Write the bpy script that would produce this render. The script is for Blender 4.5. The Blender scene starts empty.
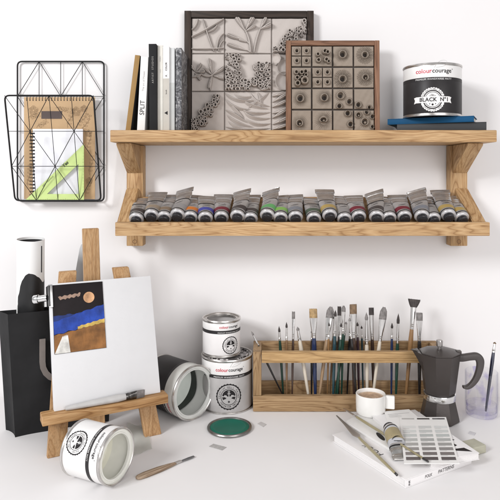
import bpy, bmesh, math, random
import numpy as np
from mathutils import Vector, Matrix, Euler

random.seed(7)
rng = np.random.RandomState(11)
sc = bpy.context.scene
COL = sc.collection
PI = math.pi
R = math.radians

# ---------------------------------------------------------------- camera model
F, CX, CY, H, CAMD = 584.0, 262.0, 175.0, 0.603, 1.6     # focal (px of a 500 px frame), principal point, eye height
WALL = 0.03                                              # wall plane y

def P(px, py, d):
    return Vector(((px - CX) / F * d, d - CAMD, H - (py - CY) / F * d))

def T(px, py, z=0.0):
    d = (H - z) * F / (py - CY)
    return Vector(((px - CX) / F * d, d - CAMD, z))

def XA(px, d):
    return (px - CX) / F * d

def ZA(py, d):
    return H - (py - CY) / F * d

# ---------------------------------------------------------------- materials
MATS = {}

def new_mat(name):
    m = bpy.data.materials.new(name)
    m.use_nodes = True
    nt = m.node_tree
    b = nt.nodes['Principled BSDF']
    return m, nt, b

def N(nt, typ, **kw):
    n = nt.nodes.new(typ)
    for k, v in kw.items():
        if k in n.inputs.keys() if hasattr(n.inputs, 'keys') else False:
            n.inputs[k].default_value = v
        else:
            setattr(n, k, v)
    return n

def ramp(nt, stops):
    r = nt.nodes.new('ShaderNodeValToRGB')
    e = r.color_ramp.elements
    while len(e) > 1:
        e.remove(e[-1])
    e[0].position = stops[0][0]
    e[0].color = (*stops[0][1], 1)
    for p, c in stops[1:]:
        x = e.new(p)
        x.color = (*c, 1)
    return r

def mat(name, col, rough=0.5, metal=0.0, var=0.06, vscale=30.0, bump=0.0, bscale=200.0, spec=0.5, coat=0.0, rvar=0.0):
    """plain surface with a little procedural unevenness of tone, gloss and relief"""
    key = name
    if key in MATS:
        return MATS[key]
    m, nt, b = new_mat(name)
    L = nt.links
    tc = nt.nodes.new('ShaderNodeTexCoord')
    n = nt.nodes.new('ShaderNodeTexNoise')
    n.inputs['Scale'].default_value = vscale
    n.inputs['Detail'].default_value = 5
    L.new(tc.outputs['Object'], n.inputs['Vector'])
    lo = tuple(max(0, c * (1 - var)) for c in col)
    hi = tuple(min(1, c * (1 + var)) for c in col)
    r = ramp(nt, [(0.3, lo), (0.7, hi)])
    L.new(n.outputs['Fac'], r.inputs['Fac'])
    L.new(r.outputs['Color'], b.inputs['Base Color'])
    b.inputs['Roughness'].default_value = rough
    if rvar:
        mr = nt.nodes.new('ShaderNodeMapRange')
        mr.inputs['To Min'].default_value = max(0.02, rough - rvar)
        mr.inputs['To Max'].default_value = min(1, rough + rvar)
        L.new(n.outputs['Fac'], mr.inputs['Value'])
        L.new(mr.outputs['Result'], b.inputs['Roughness'])
    b.inputs['Metallic'].default_value = metal
    b.inputs['Specular IOR Level'].default_value = spec
    b.inputs['Coat Weight'].default_value = coat
    if bump:
        n2 = nt.nodes.new('ShaderNodeTexNoise')
        n2.inputs['Scale'].default_value = bscale
        n2.inputs['Detail'].default_value = 4
        L.new(tc.outputs['Object'], n2.inputs['Vector'])
        bp = nt.nodes.new('ShaderNodeBump')
        bp.inputs['Strength'].default_value = bump
        bp.inputs['Distance'].default_value = 0.002
        L.new(n2.outputs['Fac'], bp.inputs['Height'])
        L.new(bp.outputs['Normal'], b.inputs['Normal'])
    MATS[key] = m
    return m

def wood(name, axis, lo, mid, hi, rough=0.55, along=2.2, across=17.0, rings=9.0, slant=0.0):
    if name in MATS:
        return MATS[name]
    m, nt, b = new_mat(name)
    L = nt.links
    tc = nt.nodes.new('ShaderNodeTexCoord')
    oi = nt.nodes.new('ShaderNodeObjectInfo')
    mul = nt.nodes.new('ShaderNodeMath'); mul.operation = 'MULTIPLY'; mul.inputs[1].default_value = 37.0
    L.new(oi.outputs['Random'], mul.inputs[0])
    add = nt.nodes.new('ShaderNodeVectorMath'); add.operation = 'ADD'
    mp0 = nt.nodes.new('ShaderNodeMapping'); mp0.inputs['Rotation'].default_value = (slant, 0, 0)
    L.new(tc.outputs['Object'], mp0.inputs['Vector'])
    L.new(mp0.outputs[0], add.inputs[0]); L.new(mul.outputs[0], add.inputs[1])
    def mapping(a, c):
        mp = nt.nodes.new('ShaderNodeMapping')
        s = [c, c, c]; s['xyz'.index(axis)] = a
        mp.inputs['Scale'].default_value = s
        L.new(add.outputs[0], mp.inputs['Vector'])
        return mp
    mp = mapping(along, across)
    n1 = nt.nodes.new('ShaderNodeTexNoise'); n1.inputs['Scale'].default_value = 1.0
    n1.inputs['Detail'].default_value = 1.6; n1.inputs['Roughness'].default_value = 0.45; n1.inputs['Distortion'].default_value = 0.5
    L.new(mp.outputs[0], n1.inputs['Vector'])
    k = nt.nodes.new('ShaderNodeMath'); k.operation = 'MULTIPLY'; k.inputs[1].default_value = rings
    L.new(n1.outputs['Fac'], k.inputs[0])
    fr = nt.nodes.new('ShaderNodeMath'); fr.operation = 'FRACT'
    L.new(k.outputs[0], fr.inputs[0])
    # fibres
    mp2 = mapping(along * 9, across * 22)
    n2 = nt.nodes.new('ShaderNodeTexNoise'); n2.inputs['Scale'].default_value = 1.0; n2.inputs['Detail'].default_value = 4
    L.new(mp2.outputs[0], n2.inputs['Vector'])
    mp3 = mapping(along * 1.2, across * .5)
    n3 = nt.nodes.new('ShaderNodeTexNoise'); n3.inputs['Scale'].default_value = 1.0; n3.inputs['Detail'].default_value = 3
    L.new(mp3.outputs[0], n3.inputs['Vector'])
    r1 = ramp(nt, [(0.0, lo), (0.10, mid), (0.55, hi), (0.84, mid), (1.0, lo)])
    L.new(fr.outputs[0], r1.inputs['Fac'])
    mix = nt.nodes.new('ShaderNodeMix'); mix.data_type = 'RGBA'; mix.blend_type = 'MULTIPLY'; mix.inputs['Factor'].default_value = 0.55
    r2 = ramp(nt, [(0.32, (.52, .46, .40)), (0.55, (1, 1, 1))])
    L.new(n2.outputs['Fac'], r2.inputs['Fac'])
    L.new(r1.outputs['Color'], mix.inputs[6]); L.new(r2.outputs['Color'], mix.inputs[7])
    mix2 = nt.nodes.new('ShaderNodeMix'); mix2.data_type = 'RGBA'; mix2.blend_type = 'MULTIPLY'; mix2.inputs['Factor'].default_value = 0.7
    r3 = ramp(nt, [(0.3, (.72, .68, .62)), (0.65, (1.06, 1.04, 1.02))])
    L.new(n3.outputs['Fac'], r3.inputs['Fac'])
    L.new(mix.outputs[2], mix2.inputs[6]); L.new(r3.outputs['Color'], mix2.inputs[7])
    L.new(mix2.outputs[2], b.inputs['Base Color'])
    b.inputs['Roughness'].default_value = rough
    b.inputs['Specular IOR Level'].default_value = 0.3
    bp = nt.nodes.new('ShaderNodeBump'); bp.inputs['Strength'].default_value = 0.25; bp.inputs['Distance'].default_value = 0.0015
    L.new(n2.outputs['Fac'], bp.inputs['Height']); L.new(bp.outputs['Normal'], b.inputs['Normal'])
    MATS[name] = m
    return m

OAK = ((.34, .195, .088), (.485, .305, .150), (.57, .385, .208))
def oak(axis, slant=0.0): return wood('oak_%s%d' % (axis, slant * 100), axis, *OAK, along=3.2, across=30.0, rings=13.0, slant=slant)
BOXW = ((.225, .135, .065), (.345, .222, .115), (.43, .295, .162))
def boxwood(axis): return wood('aged_oak_' + axis, axis, *BOXW, along=3.4, across=38, rings=13)
EASW = ((.40, .225, .10), (.51, .31, .15), (.58, .375, .20))
def easelwood(axis): return wood('easel_oak_' + axis, axis, *EASW, along=2.6, across=30, rings=9)

def thin_glass(name, tint, streak, amount, fres=1.35):
    """thin clear glass with dried colour streaks: transparent mixed with gloss by Fresnel"""
    m, nt, b = new_mat(name)
    L = nt.links
    nt.nodes.remove(b)
    out = nt.nodes['Material Output']
    tc = nt.nodes.new('ShaderNodeTexCoord')
    mp = nt.nodes.new('ShaderNodeMapping'); mp.inputs['Scale'].default_value = (26, 26, 13)
    L.new(tc.outputs['Object'], mp.inputs['Vector'])
    n = nt.nodes.new('ShaderNodeTexNoise'); n.inputs['Scale'].default_value = 1.0; n.inputs['Detail'].default_value = 4; n.inputs['Distortion'].default_value = 1.2
    L.new(mp.outputs[0], n.inputs['Vector'])
    r = ramp(nt, [(0.56, tint), (0.70, streak)])
    L.new(n.outputs['Fac'], r.inputs['Fac'])
    tr = nt.nodes.new('ShaderNodeBsdfTransparent')
    lwt = nt.nodes.new('ShaderNodeLayerWeight'); lwt.inputs['Blend'].default_value = .5
    re = ramp(nt, [(.45, (1, 1, 1)), (.8, (.93, .93, .96)), (1, (.36, .36, .46))]); L.new(lwt.outputs['Facing'], re.inputs['Fac'])
    mm = nt.nodes.new('ShaderNodeMix'); mm.data_type = 'RGBA'; mm.blend_type = 'MULTIPLY'; mm.inputs['Factor'].default_value = 1
    L.new(r.outputs['Color'], mm.inputs[6]); L.new(re.outputs['Color'], mm.inputs[7])
    L.new(mm.outputs[2], tr.inputs['Color'])
    df = nt.nodes.new('ShaderNodeBsdfDiffuse'); df.inputs['Color'].default_value = (*streak, 1)
    r2 = ramp(nt, [(0.58, (0, 0, 0)), (0.75, (amount, amount, amount))])
    L.new(n.outputs['Fac'], r2.inputs['Fac'])
    m1 = nt.nodes.new('ShaderNodeMixShader')
    L.new(r2.outputs['Color'], m1.inputs['Fac']); L.new(tr.outputs[0], m1.inputs[1]); L.new(df.outputs[0], m1.inputs[2])
    gl = nt.nodes.new('ShaderNodeBsdfGlossy'); gl.inputs['Roughness'].default_value = 0.04
    lw = nt.nodes.new('ShaderNodeLayerWeight'); lw.inputs['Blend'].default_value = .5
    fz = ramp(nt, [(0.0, (.03, .03, .03)), (.6, (.05, .05, .05)), (.85, (.14, .14, .14)), (1.0, (.42, .42, .42))])
    L.new(lw.outputs['Facing'], fz.inputs['Fac'])
    m2 = nt.nodes.new('ShaderNodeMixShader')
    L.new(fz.outputs[0], m2.inputs['Fac']); L.new(m1.outputs[0], m2.inputs[1]); L.new(gl.outputs[0], m2.inputs[2])
    L.new(m2.outputs[0], out.inputs['Surface'])
    return m

def sheer(name, col, alpha, rough=0.4):
    m, nt, b = new_mat(name)
    b.inputs['Base Color'].default_value = (*col, 1)
    b.inputs['Roughness'].default_value = rough
    b.inputs['Alpha'].default_value = alpha
    return m

white_paint = mat('white_label', (.80, .79, .78), .32, var=.03, coat=.15)
grey_label = mat('grey_label', (.42, .405, .40), .38, var=.08)
black_label = mat('black_label', (.026, .024, .025), .42, var=.15, spec=.25)
ink = mat('black_ink', (.018, .016, .017), .6, spec=.2)
red_ink = mat('red_ink', (.55, .02, .05), .5)
grey_ink = mat('grey_ink', (.38, .37, .37), .5)
white_ink = mat('white_ink', (.78, .77, .76), .5)
tin = mat('tinplate', (.62, .60, .58), .30, 1.0, var=.15, vscale=60, rvar=.1)
dark_tin = mat('dark_tin', (.30, .29, .28), .33, 1.0, var=.25, vscale=50)
chrome = mat('chrome', (.80, .80, .80), .16, 1.0, var=.05)
ferrule_m = mat('nickel_ferrule', (.74, .73, .72), .22, 1.0, var=.08)
black_wire = mat('black_wire', (.012, .012, .013), .5, var=.1, spec=.25)
paper = mat('paper', (.80, .79, .775), .7, var=.02, bump=.05)
page_edge = mat('page_edges', (.72, .69, .63), .8, var=.10, vscale=300)
black_cloth = mat('black_cloth', (.011, .011, .012), .7, var=.3, vscale=14, bump=.4, bscale=45, spec=.28)

# ---------------------------------------------------------------- geometry helpers
class B:
    """collects shapes and links them as ONE mesh object"""
    def __init__(s):
        s.v = []; s.f = []
    def add(s, verts, faces):
        o = len(s.v)
        s.v += [tuple(x) for x in verts]
        s.f += [tuple(i + o for i in f) for f in faces]
        return s
    def add_bm(s, bm, mx=None):
        bm.verts.index_update()
        vs = [(mx @ v.co) if mx else v.co.copy() for v in bm.verts]
        fs = [[v.index for v in f.verts] for f in bm.faces]
        bm.free()
        return s.add(vs, fs)
    def box(s, x0, x1, y0, y1, z0, z1, bev=0.0, mx=None, seg=2):
        bm = bmesh.new()
        bmesh.ops.create_cube(bm, size=1)
        for v in bm.verts:
            v.co = Vector(((x0 + x1) / 2 + v.co.x * (x1 - x0), (y0 + y1) / 2 + v.co.y * (y1 - y0), (z0 + z1) / 2 + v.co.z * (z1 - z0)))
        if bev:
            bmesh.ops.bevel(bm, geom=list(bm.edges), offset=bev, segments=seg, affect='EDGES', profile=.6)
        return s.add_bm(bm, mx)
    def prism(s, poly, a0, a1, axis='y', bev=0.0, mx=None, seg=2):
        """extrude a 2-D polygon; axis y: poly is (x,z); axis x: poly is (y,z); axis z: poly is (x,y)"""
        def pt(p, a):
            return {'y': (p[0], a, p[1]), 'x': (a, p[0], p[1]), 'z': (p[0], p[1], a)}[axis]
        bm = bmesh.new()
        lo = [bm.verts.new(pt(p, a0)) for p in poly]
        hi = [bm.verts.new(pt(p, a1)) for p in poly]
        n = len(poly)
        bm.faces.new(lo); bm.faces.new(hi[::-1])
        for i in range(n):
            bm.faces.new((lo[i], hi[i], hi[(i + 1) % n], lo[(i + 1) % n]))
        bmesh.ops.recalc_face_normals(bm, faces=list(bm.faces))
        if bev:
            bmesh.ops.bevel(bm, geom=list(bm.edges), offset=bev, segments=seg, affect='EDGES', profile=.6)
        return s.add_bm(bm, mx)
    def lathe(s, prof, seg=48, mx=None, cap0=False, cap1=False):
        vs, fs = [], []
        n = len(prof)
        for k in range(seg):
            a = 2 * PI * k / seg
            for r, z in prof:
                v = Vector((r * math.cos(a), r * math.sin(a), z))
                vs.append(mx @ v if mx else v)
        for k in range(seg):
            k2 = (k + 1) % seg
            for i in range(n - 1):
                fs.append((k * n + i, k2 * n + i, k2 * n + i + 1, k * n + i + 1))
        if cap0: fs.append(tuple(k * n for k in range(seg))[::-1])
        if cap1: fs.append(tuple(k * n + n - 1 for k in range(seg)))
        return s.add(vs, fs)
    def loft(s, rings, cap0=True, cap1=True, mx=None):
        vs, fs = [], []
        n = len(rings[0])
        for r in rings:
            for p in r:
                vs.append(mx @ Vector(p) if mx else Vector(p))
        for j in range(len(rings) - 1):
            for i in range(n):
                i2 = (i + 1) % n
                fs.append((j * n + i, j * n + i2, (j + 1) * n + i2, (j + 1) * n + i))
        if cap0: fs.append(tuple(range(n))[::-1])
        if cap1: fs.append(tuple((len(rings) - 1) * n + i for i in range(n)))
        return s.add(vs, fs)
    def tube(s, pts, r, seg=8, closed=False):
        pts = [Vector(p) for p in pts]
        n = len(pts)
        rr = r if isinstance(r, (list, tuple)) else [r] * n
        rings = []
        prev = None
        for i, p in enumerate(pts):
            a = pts[(i - 1) % n] if (closed or i > 0) else p
            b = pts[(i + 1) % n] if (closed or i < n - 1) else p
            t = (b - a).normalized()
            if prev is None:
                u = t.cross(Vector((0, 0, 1)))
                if u.length < 1e-3: u = t.cross(Vector((1, 0, 0)))
                u.normalize()
            else:
                u = (prev - t * prev.dot(t)).normalized()
            prev = u
            w = t.cross(u)
            rings.append([p + (u * math.cos(2 * PI * k / seg) + w * math.sin(2 * PI * k / seg)) * rr[i] for k in range(seg)])
        if closed: rings.append(rings[0])
        return s.loft(rings, not closed, not closed)
    def build(s, name, m, parent=None, smooth=True, ang=38):
        me = bpy.data.meshes.new(name)
        me.from_pydata(s.v, [], s.f)
        me.validate()
        bm = bmesh.new(); bm.from_mesh(me)
        bmesh.ops.recalc_face_normals(bm, faces=list(bm.faces))
        bm.to_mesh(me); bm.free()
        if smooth:
            me.shade_smooth()
            me.set_sharp_from_angle(angle=R(ang))
        me.materials.append(m)
        o = bpy.data.objects.new(name, me)
        COL.objects.link(o)
        if parent: o.parent = parent
        return o

def tag(o, label, cat, group=None, kind=None):
    o['label'] = label; o['category'] = cat
    if group: o['group'] = group
    if kind: o['kind'] = kind
    return o

def thing(name, label, cat, loc=(0, 0, 0), rot=None, group=None):
    o = bpy.data.objects.new(name, None)
    o.empty_display_size = .02
    COL.objects.link(o)
    if isinstance(rot, Matrix):
        o.matrix_world = Matrix.Translation(Vector(loc)) @ rot.to_4x4()
    else:
        o.location = loc
        if rot is not None: o.rotation_euler = rot
    return tag(o, label, cat, group)

def frame_from(z, x_hint):
    """rotation whose local z is z and whose local x is close to x_hint"""
    z = Vector(z).normalized()
    x = Vector(x_hint); x = (x - z * x.dot(z)).normalized()
    y = z.cross(x)
    return Matrix((x, y, z)).transposed()

def bez(a, b_, c, n=10): return [((1 - t) ** 2 * a[0] + 2 * t * (1 - t) * b_[0] + t * t * c[0], (1 - t) ** 2 * a[1] + 2 * t * (1 - t) * b_[1] + t * t * c[1]) for t in [k / n for k in range(n + 1)]]

# text to flat triangles
_tcache = {}
def text2d(txt, size, bold=0.0, space=1.0, shear=0.0):
    key = (txt, size, bold, space, shear)
    if key in _tcache: return _tcache[key]
    cu = bpy.data.curves.new('txt', 'FONT')
    cu.body = txt; cu.size = size; cu.offset = bold; cu.space_character = space; cu.shear = shear
    cu.resolution_u = 3; cu.fill_mode = 'FRONT'
    o = bpy.data.objects.new('txt', cu); COL.objects.link(o)
    dg = bpy.context.evaluated_depsgraph_get()
    me = o.evaluated_get(dg).to_mesh()
    vs = [(v.co.x, v.co.y) for v in me.vertices]; fs = [tuple(p.vertices) for p in me.polygons]
    o.evaluated_get(dg).to_mesh_clear()
    bpy.data.objects.remove(o); bpy.data.curves.remove(cu)
    w = max([v[0] for v in vs], default=0)
    _tcache[key] = (vs, fs, w)
    return _tcache[key]

class Flat:
    """2-D ink: text, strokes, discs; mapped onto a surface"""
    def __init__(s): s.v = []; s.f = []
    def add(s, vs, fs):
        o = len(s.v); s.v += [tuple(v[:2]) for v in vs]; s.f += [tuple(i + o for i in f) for f in fs]; return s
    def text(s, txt, x, y, size, rot=0.0, center=True, **kw):
        vs, fs, w = text2d(txt, size, **kw)
        c, n = math.cos(rot), math.sin(rot)
        ox = -w / 2 if center else 0
        s.add([(x + (a + ox) * c - b * n, y + (a + ox) * n + b * c) for a, b in vs], fs); return s
    def arc_text(s, txt, cx, cy, r, size, mid=PI / 2, span=PI, flip=False):
        n = len(txt)
        for i, ch in enumerate(txt):
            if ch == ' ': continue
            t = (i + .5) / n - .5
            a = mid - t * span if not flip else mid + t * span
            s.text(ch, cx + r * math.cos(a), cy + r * math.sin(a), size, rot=a - PI / 2 if not flip else a + PI / 2)
        return s
    def ring(s, cx, cy, r0, r1, n=64, wave=0.0, wn=24, a0=0, a1=2 * PI):
        full = abs(a1 - a0 - 2 * PI) < 1e-6
        vs, fs = [], []
        m = n if full else n + 1
        for k in range(m):
            a = a0 + (a1 - a0) * k / n
            rr = r1 + wave * math.cos(a * wn)
            vs += [(cx + r0 * math.cos(a), cy + r0 * math.sin(a)), (cx + rr * math.cos(a), cy + rr * math.sin(a))]
        for k in range(n):
            k2 = (k + 1) % m
            fs.append((2 * k, 2 * k + 1, 2 * k2 + 1, 2 * k2))
        return s.add(vs, fs)
    def disc(s, cx, cy, r, rings=4, n=40, wave=0.0, wn=24):
        s.ring(cx, cy, 1e-5, r / rings, n)
        for i in range(1, rings):
            s.ring(cx, cy, r * i / rings, r * (i + 1) / rings, n, wave if i == rings - 1 else 0, wn)
        return s
    def rect(s, x0, y0, x1, y1, nx=1, ny=1):
        vs, fs = [], []
        for j in range(ny + 1):
            for i in range(nx + 1):
                vs.append((x0 + (x1 - x0) * i / nx, y0 + (y1 - y0) * j / ny))
        for j in range(ny):
            for i in range(nx):
                a = j * (nx + 1) + i
                fs.append((a, a + 1, a + nx + 2, a + nx + 1))
        return s.add(vs, fs)
    def poly(s, pts):
        return s.add(pts, [tuple(range(len(pts)))])
    def stroke(s, pts, w):
        n = len(pts); vs = []
        for i in range(n):
            a = pts[max(0, i - 1)]; b = pts[min(n - 1, i + 1)]
            dx, dy = b[0] - a[0], b[1] - a[1]; l = math.hypot(dx, dy) or 1
            ww = w[i] if isinstance(w, (list, tuple)) else w
            vs += [(pts[i][0] - dy / l * ww / 2, pts[i][1] + dx / l * ww / 2), (pts[i][0] + dy / l * ww / 2, pts[i][1] - dx / l * ww / 2)]
        return s.add(vs, [(2 * i, 2 * i + 1, 2 * i + 3, 2 * i + 2) for i in range(n - 1)])
    def build(s, name, m, parent, fn):
        me = bpy.data.meshes.new(name)
        me.from_pydata([tuple(fn(*v)) for v in s.v], [], s.f)
        me.materials.append(m)
        o = bpy.data.objects.new(name, me); COL.objects.link(o); o.parent = parent
        return o

def on_cyl(r, z0=0.0, a0=0.0):
    return lambda x, y: (r * math.sin(a0 + x / r), -r * math.cos(a0 + x / r), z0 + y)
def on_front(y, x0=0.0, z0=0.0):
    return lambda a, b: (x0 + a, y, z0 + b)
def on_top(z, x0=0.0, y0=0.0):
    return lambda a, b: (x0 + a, y0 + b, z)

# ---------------------------------------------------------------- the setting
wall_m = mat('wall_paint', (.80, .785, .785), .8, var=.012, vscale=3, bump=.05, bscale=90, spec=.2)
table_m = mat('white_table', (.80, .785, .785), .62, var=.015, vscale=5, spec=.3)
b = B()
prof = [(WALL, 2.2), (WALL, .05)]
for k in range(1, 9):
    a = PI / 2 * k / 8
    prof.append((WALL - .05 + .05 * math.cos(a), .05 - .05 * math.sin(a) * 1.0))
prof = [(y, z - .0006) for y, z in prof]
vs = []; fs = []
for i, (y, z) in enumerate(prof):
    vs += [(-2.6, y, z), (2.8, y, z)]
for i in range(len(prof) - 1):
    fs.append((2 * i, 2 * i + 1, 2 * i + 3, 2 * i + 2))
o = b.add(vs, fs).build('wall', wall_m, ang=60)
o['kind'] = 'structure'
b = B(); b.add([(-2.6, -1.15, 0), (2.8, -1.15, 0), (2.8, WALL - .015, 0), (-2.6, WALL - .015, 0)], [(0, 1, 2, 3)])
o = b.build('table_surface', table_m); o['kind'] = 'structure'

# ---------------------------------------------------------------- wire basket with papers
def wire_basket():
    dB = 1.622
    x0, x1 = XA(17.5, dB), XA(104, dB)
    z0, z1 = ZA(201, dB), ZA(61.5, dB)
    yB = dB - CAMD
    t = thing('wire_basket', 'black wire magazine basket with a geometric grid hung on the wall', 'basket', (0, yB, z0))
    def rrect(c, rad=.013, n=5):
        pts = []
        for i in range(4):
            p = c[i]; a = c[i - 1]; q = c[(i + 1) % 4]
            u = (a - p).normalized() * rad; w = (q - p).normalized() * rad
            for k in range(n + 1):
                s_ = k / n
                pts.append(p + u * (1 - s_) ** 2 + w * s_ ** 2)
        return pts
    def V(x, y, z): return Vector((x, y - yB, z - z0))
    # back panel
    bl, br, tr, tl = V(x0, yB, z0), V(x1, yB, z0), V(x1, yB, z1), V(x0, yB, z1)
    bf_ = B().tube(rrect([bl, br, tr, tl]), .0023, 8, True).build('back_frame', black_wire, t)
    def grid(bl, br, tr, tl, rows, first):
        g = B()
        def q(u, v): return bl.lerp(br, u).lerp(tl.lerp(tr, u), v)
        def w(a, b_, r=.0009): g.tube([q(*a), q(*b_)], r, 6)
        for j in range(1, rows): w((0, 1 - j / rows), (1, 1 - j / rows))
        for u in (.25, .5, .75): w((u, 0), (u, 1))
        for j in range(rows):
            va, vb = 1 - j / rows, 1 - (j + 1) / rows
            A, Bn = ((.25, .75), (0, .5, 1)) if (j + first) % 2 == 0 else ((0, .5, 1), (.25, .75))
            for a in A:
                for c in Bn:
                    if abs(a - c) < .3: w((a, va), (c, vb))
        return g
    grid(bl, br, tr, tl, 4, 0).build('back_grid', black_wire, bf_)
    # front panel flares forward
    dt, db = 1.538, 1.590
    fx0, fx1 = XA(4.5, dt), XA(93.5, dt)
    gx0, gx1 = XA(15, db), XA(101, db)
    zt = ZA(95.5, dt); zb = ZA(200.5, db)
    c = [V(gx0, db - CAMD, zb), V(gx1, db - CAMD, zb), V(fx1, dt - CAMD, zt), V(fx0, dt - CAMD, zt)]
    ff_ = B().tube(rrect(c), .0023, 8, True).build('front_frame', black_wire, t)
    grid(*c, 3, 1).build('front_grid', black_wire, ff_)
    g = B()
    for u in (.04, .25, .5, .75, .96):
        g.tube([bl.lerp(br, u), c[0].lerp(c[1], u)], .0016, 6)
    g.build('floor_wires', black_wire, t)
wire_basket()

kraft = mat('kraft_card', (.50, .335, .185), .75, var=.07, vscale=18, bump=.08)
def kraft_book():
    d = 1.610
    x0, x1 = XA(24, d), XA(95, d); zb, zt = .5365, ZA(97, d)
    w, h = x1 - x0, zt - zb
    t = thing('kraft_notebook', 'large brown kraft notebook with flower drawings in the wire basket', 'notebook', ((x0 + x1) / 2, d - CAMD, zb))
    B().box(-w / 2, w / 2, 0, .0015, 0, h, .0004).build('cover', kraft, t)
    B().box(-w / 2 + .002, w / 2 - .002, .0017, .008, .001, h - .001).build('pages', page_edge, t)
    fl = Flat()
    n = 22
    for k in range(n):
        fl.disc(-w / 2 + .008 + (w - .016) * k / (n - 1), h - .009, .0016, 1, 10)
    fl.build('punched_holes', ink, t, on_front(-.0006))
    g = B()
    for k in range(n):
        x = -w / 2 + .008 + (w - .016) * k / (n - 1)
        g.tube([(x + .0006 * math.sin(a), -.001 + .0052 * math.cos(a) + .0045, h - .003 + .0062 * math.sin(a)) for a in [2 * PI * i / 12 for i in range(12)]], .0006, 5, True)
    g.build('spiral_binding', black_wire, t)
    Flat().rect(-w / 2 + .048, h - .060, -w / 2 + .105, h - .039).build('label_strip', mat('brown_strip', (.075, .05, .045), .6), t, on_front(-.0008))
    brown = mat('drawing_ink', (.32, .21, .115), .7)
    def rose(cx, cy, r):
        dr = Flat()
        for k in range(4):
            rr = r * (1 - k * .24)
            dr.stroke([(cx + rr * (1 + .12 * math.sin(5 * a + k)) * math.cos(a), cy + rr * (1 + .12 * math.sin(5 * a + k)) * math.sin(a)) for a in [2 * PI * i / 26 for i in range(27)]], .0008)
        for k in range(5):
            a = 2 * PI * k / 5
            dr.stroke([(cx + r * .3 * math.cos(a), cy + r * .3 * math.sin(a)), (cx + r * math.cos(a + .3), cy + r * math.sin(a + .3))], .0006)
        dr.build('flower_drawing', brown, t, on_front(-.0007))
    def sprig(x, y, a, l, n=5, lw=.008):
        c, s_ = math.cos(a), math.sin(a); dr = Flat()
        dr.stroke([(x + c * l * i / 6 - s_ * .004 * math.sin(i), y + s_ * l * i / 6 + c * .004 * math.sin(i)) for i in range(7)], .0009)
        for i in range(1, n + 1):
            px, py = x + c * l * i / n, y + s_ * l * i / n
            for sg in (-1, 1):
                b_ = a + sg * .9
                pts = [(px + math.cos(b_) * lw * u + sg * -math.sin(b_) * lw * .28 * math.sin(PI * u), py + math.sin(b_) * lw * u + sg * math.cos(b_) * lw * .28 * math.sin(PI * u)) for u in [q / 6 for q in range(7)]]
                pts2 = [(px + math.cos(b_) * lw * u - sg * -math.sin(b_) * lw * .28 * math.sin(PI * u), py + math.sin(b_) * lw * u - sg * math.cos(b_) * lw * .28 * math.sin(PI * u)) for u in [q / 6 for q in range(7)]]
                dr.stroke(pts, .0006); dr.stroke(pts2, .0006)
        dr.build('leaf_drawing', brown, t, on_front(-.0007))
    rose(-w / 2 + .026, h - .037, .012); sprig(-w / 2 + .012, h - .058, .3, .028, 4)
    rose(w / 2 - .052, h - .040, .012); rose(w / 2 - .030, h - .032, .009)
    sprig(w / 2 - .075, h - .085, 1.3, .05); sprig(w / 2 - .05, h - .085, 1.0, .045, 5)
    sprig(w / 2 - .035, h - .10, 1.2, .05, 5); sprig(w / 2 - .018, h - .15, 1.5, .05, 5, .007)
    sprig(w / 2 - .014, h - .215, 1.45, .05, 5, .007); rose(w / 2 - .018, h - .10, .009)
    rose(w / 2 - .016, .05, .009); sprig(w / 2 - .025, .006, 1.3, .05, 5, .007); sprig(-w / 2 + .035, h - .085, .6, .03, 4)
    sprig(-w / 2 + .012, .03, 1.5, .06, 6, .007); sprig(-.01, h - .03, -.2, .03, 4)
kraft_book()

def ring_book():
    d = 1.600
    x0, x1 = XA(33, d), XA(83, d); zb, zt = .5365, ZA(129, d)
    w, h = x1 - x0, zt - zb
    t = thing('ring_notebook', 'small white wire-bound notebook behind the green set square', 'notebook', ((x0 + x1) / 2, d - CAMD, zb))
    B().box(-w / 2, w / 2, -.001, .0008, 0, h, .0003).build('cover', mat('white_cover', (.74, .745, .78), .35, var=.03), t)
    B().box(-w / 2 + .001, w / 2 - .001, .001, .007, .001, h - .001).build('pages', page_edge, t)
    g = B(); n = 19
    for k in range(n):
        z = .012 + (h - .024) * k / (n - 1)
        for dz in (-.0009, .0009):
            g.tube([(-w / 2 + .002 - .0055 + .0065 * math.cos(a), .002 + .0055 * math.sin(a), z + dz) for a in [2 * PI * i / 14 for i in range(14)]], .0006, 5, True)
    g.build('wire_binding', black_wire, t)
    f = Flat()
    for k in range(n):
        z = .012 + (h - .024) * k / (n - 1)
        f.rect(-w / 2 + .001, z - .0022, -w / 2 + .0055, z + .0022)
    f.build('punched_holes', ink, t, on_front(-.0014))
ring_book()

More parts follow.
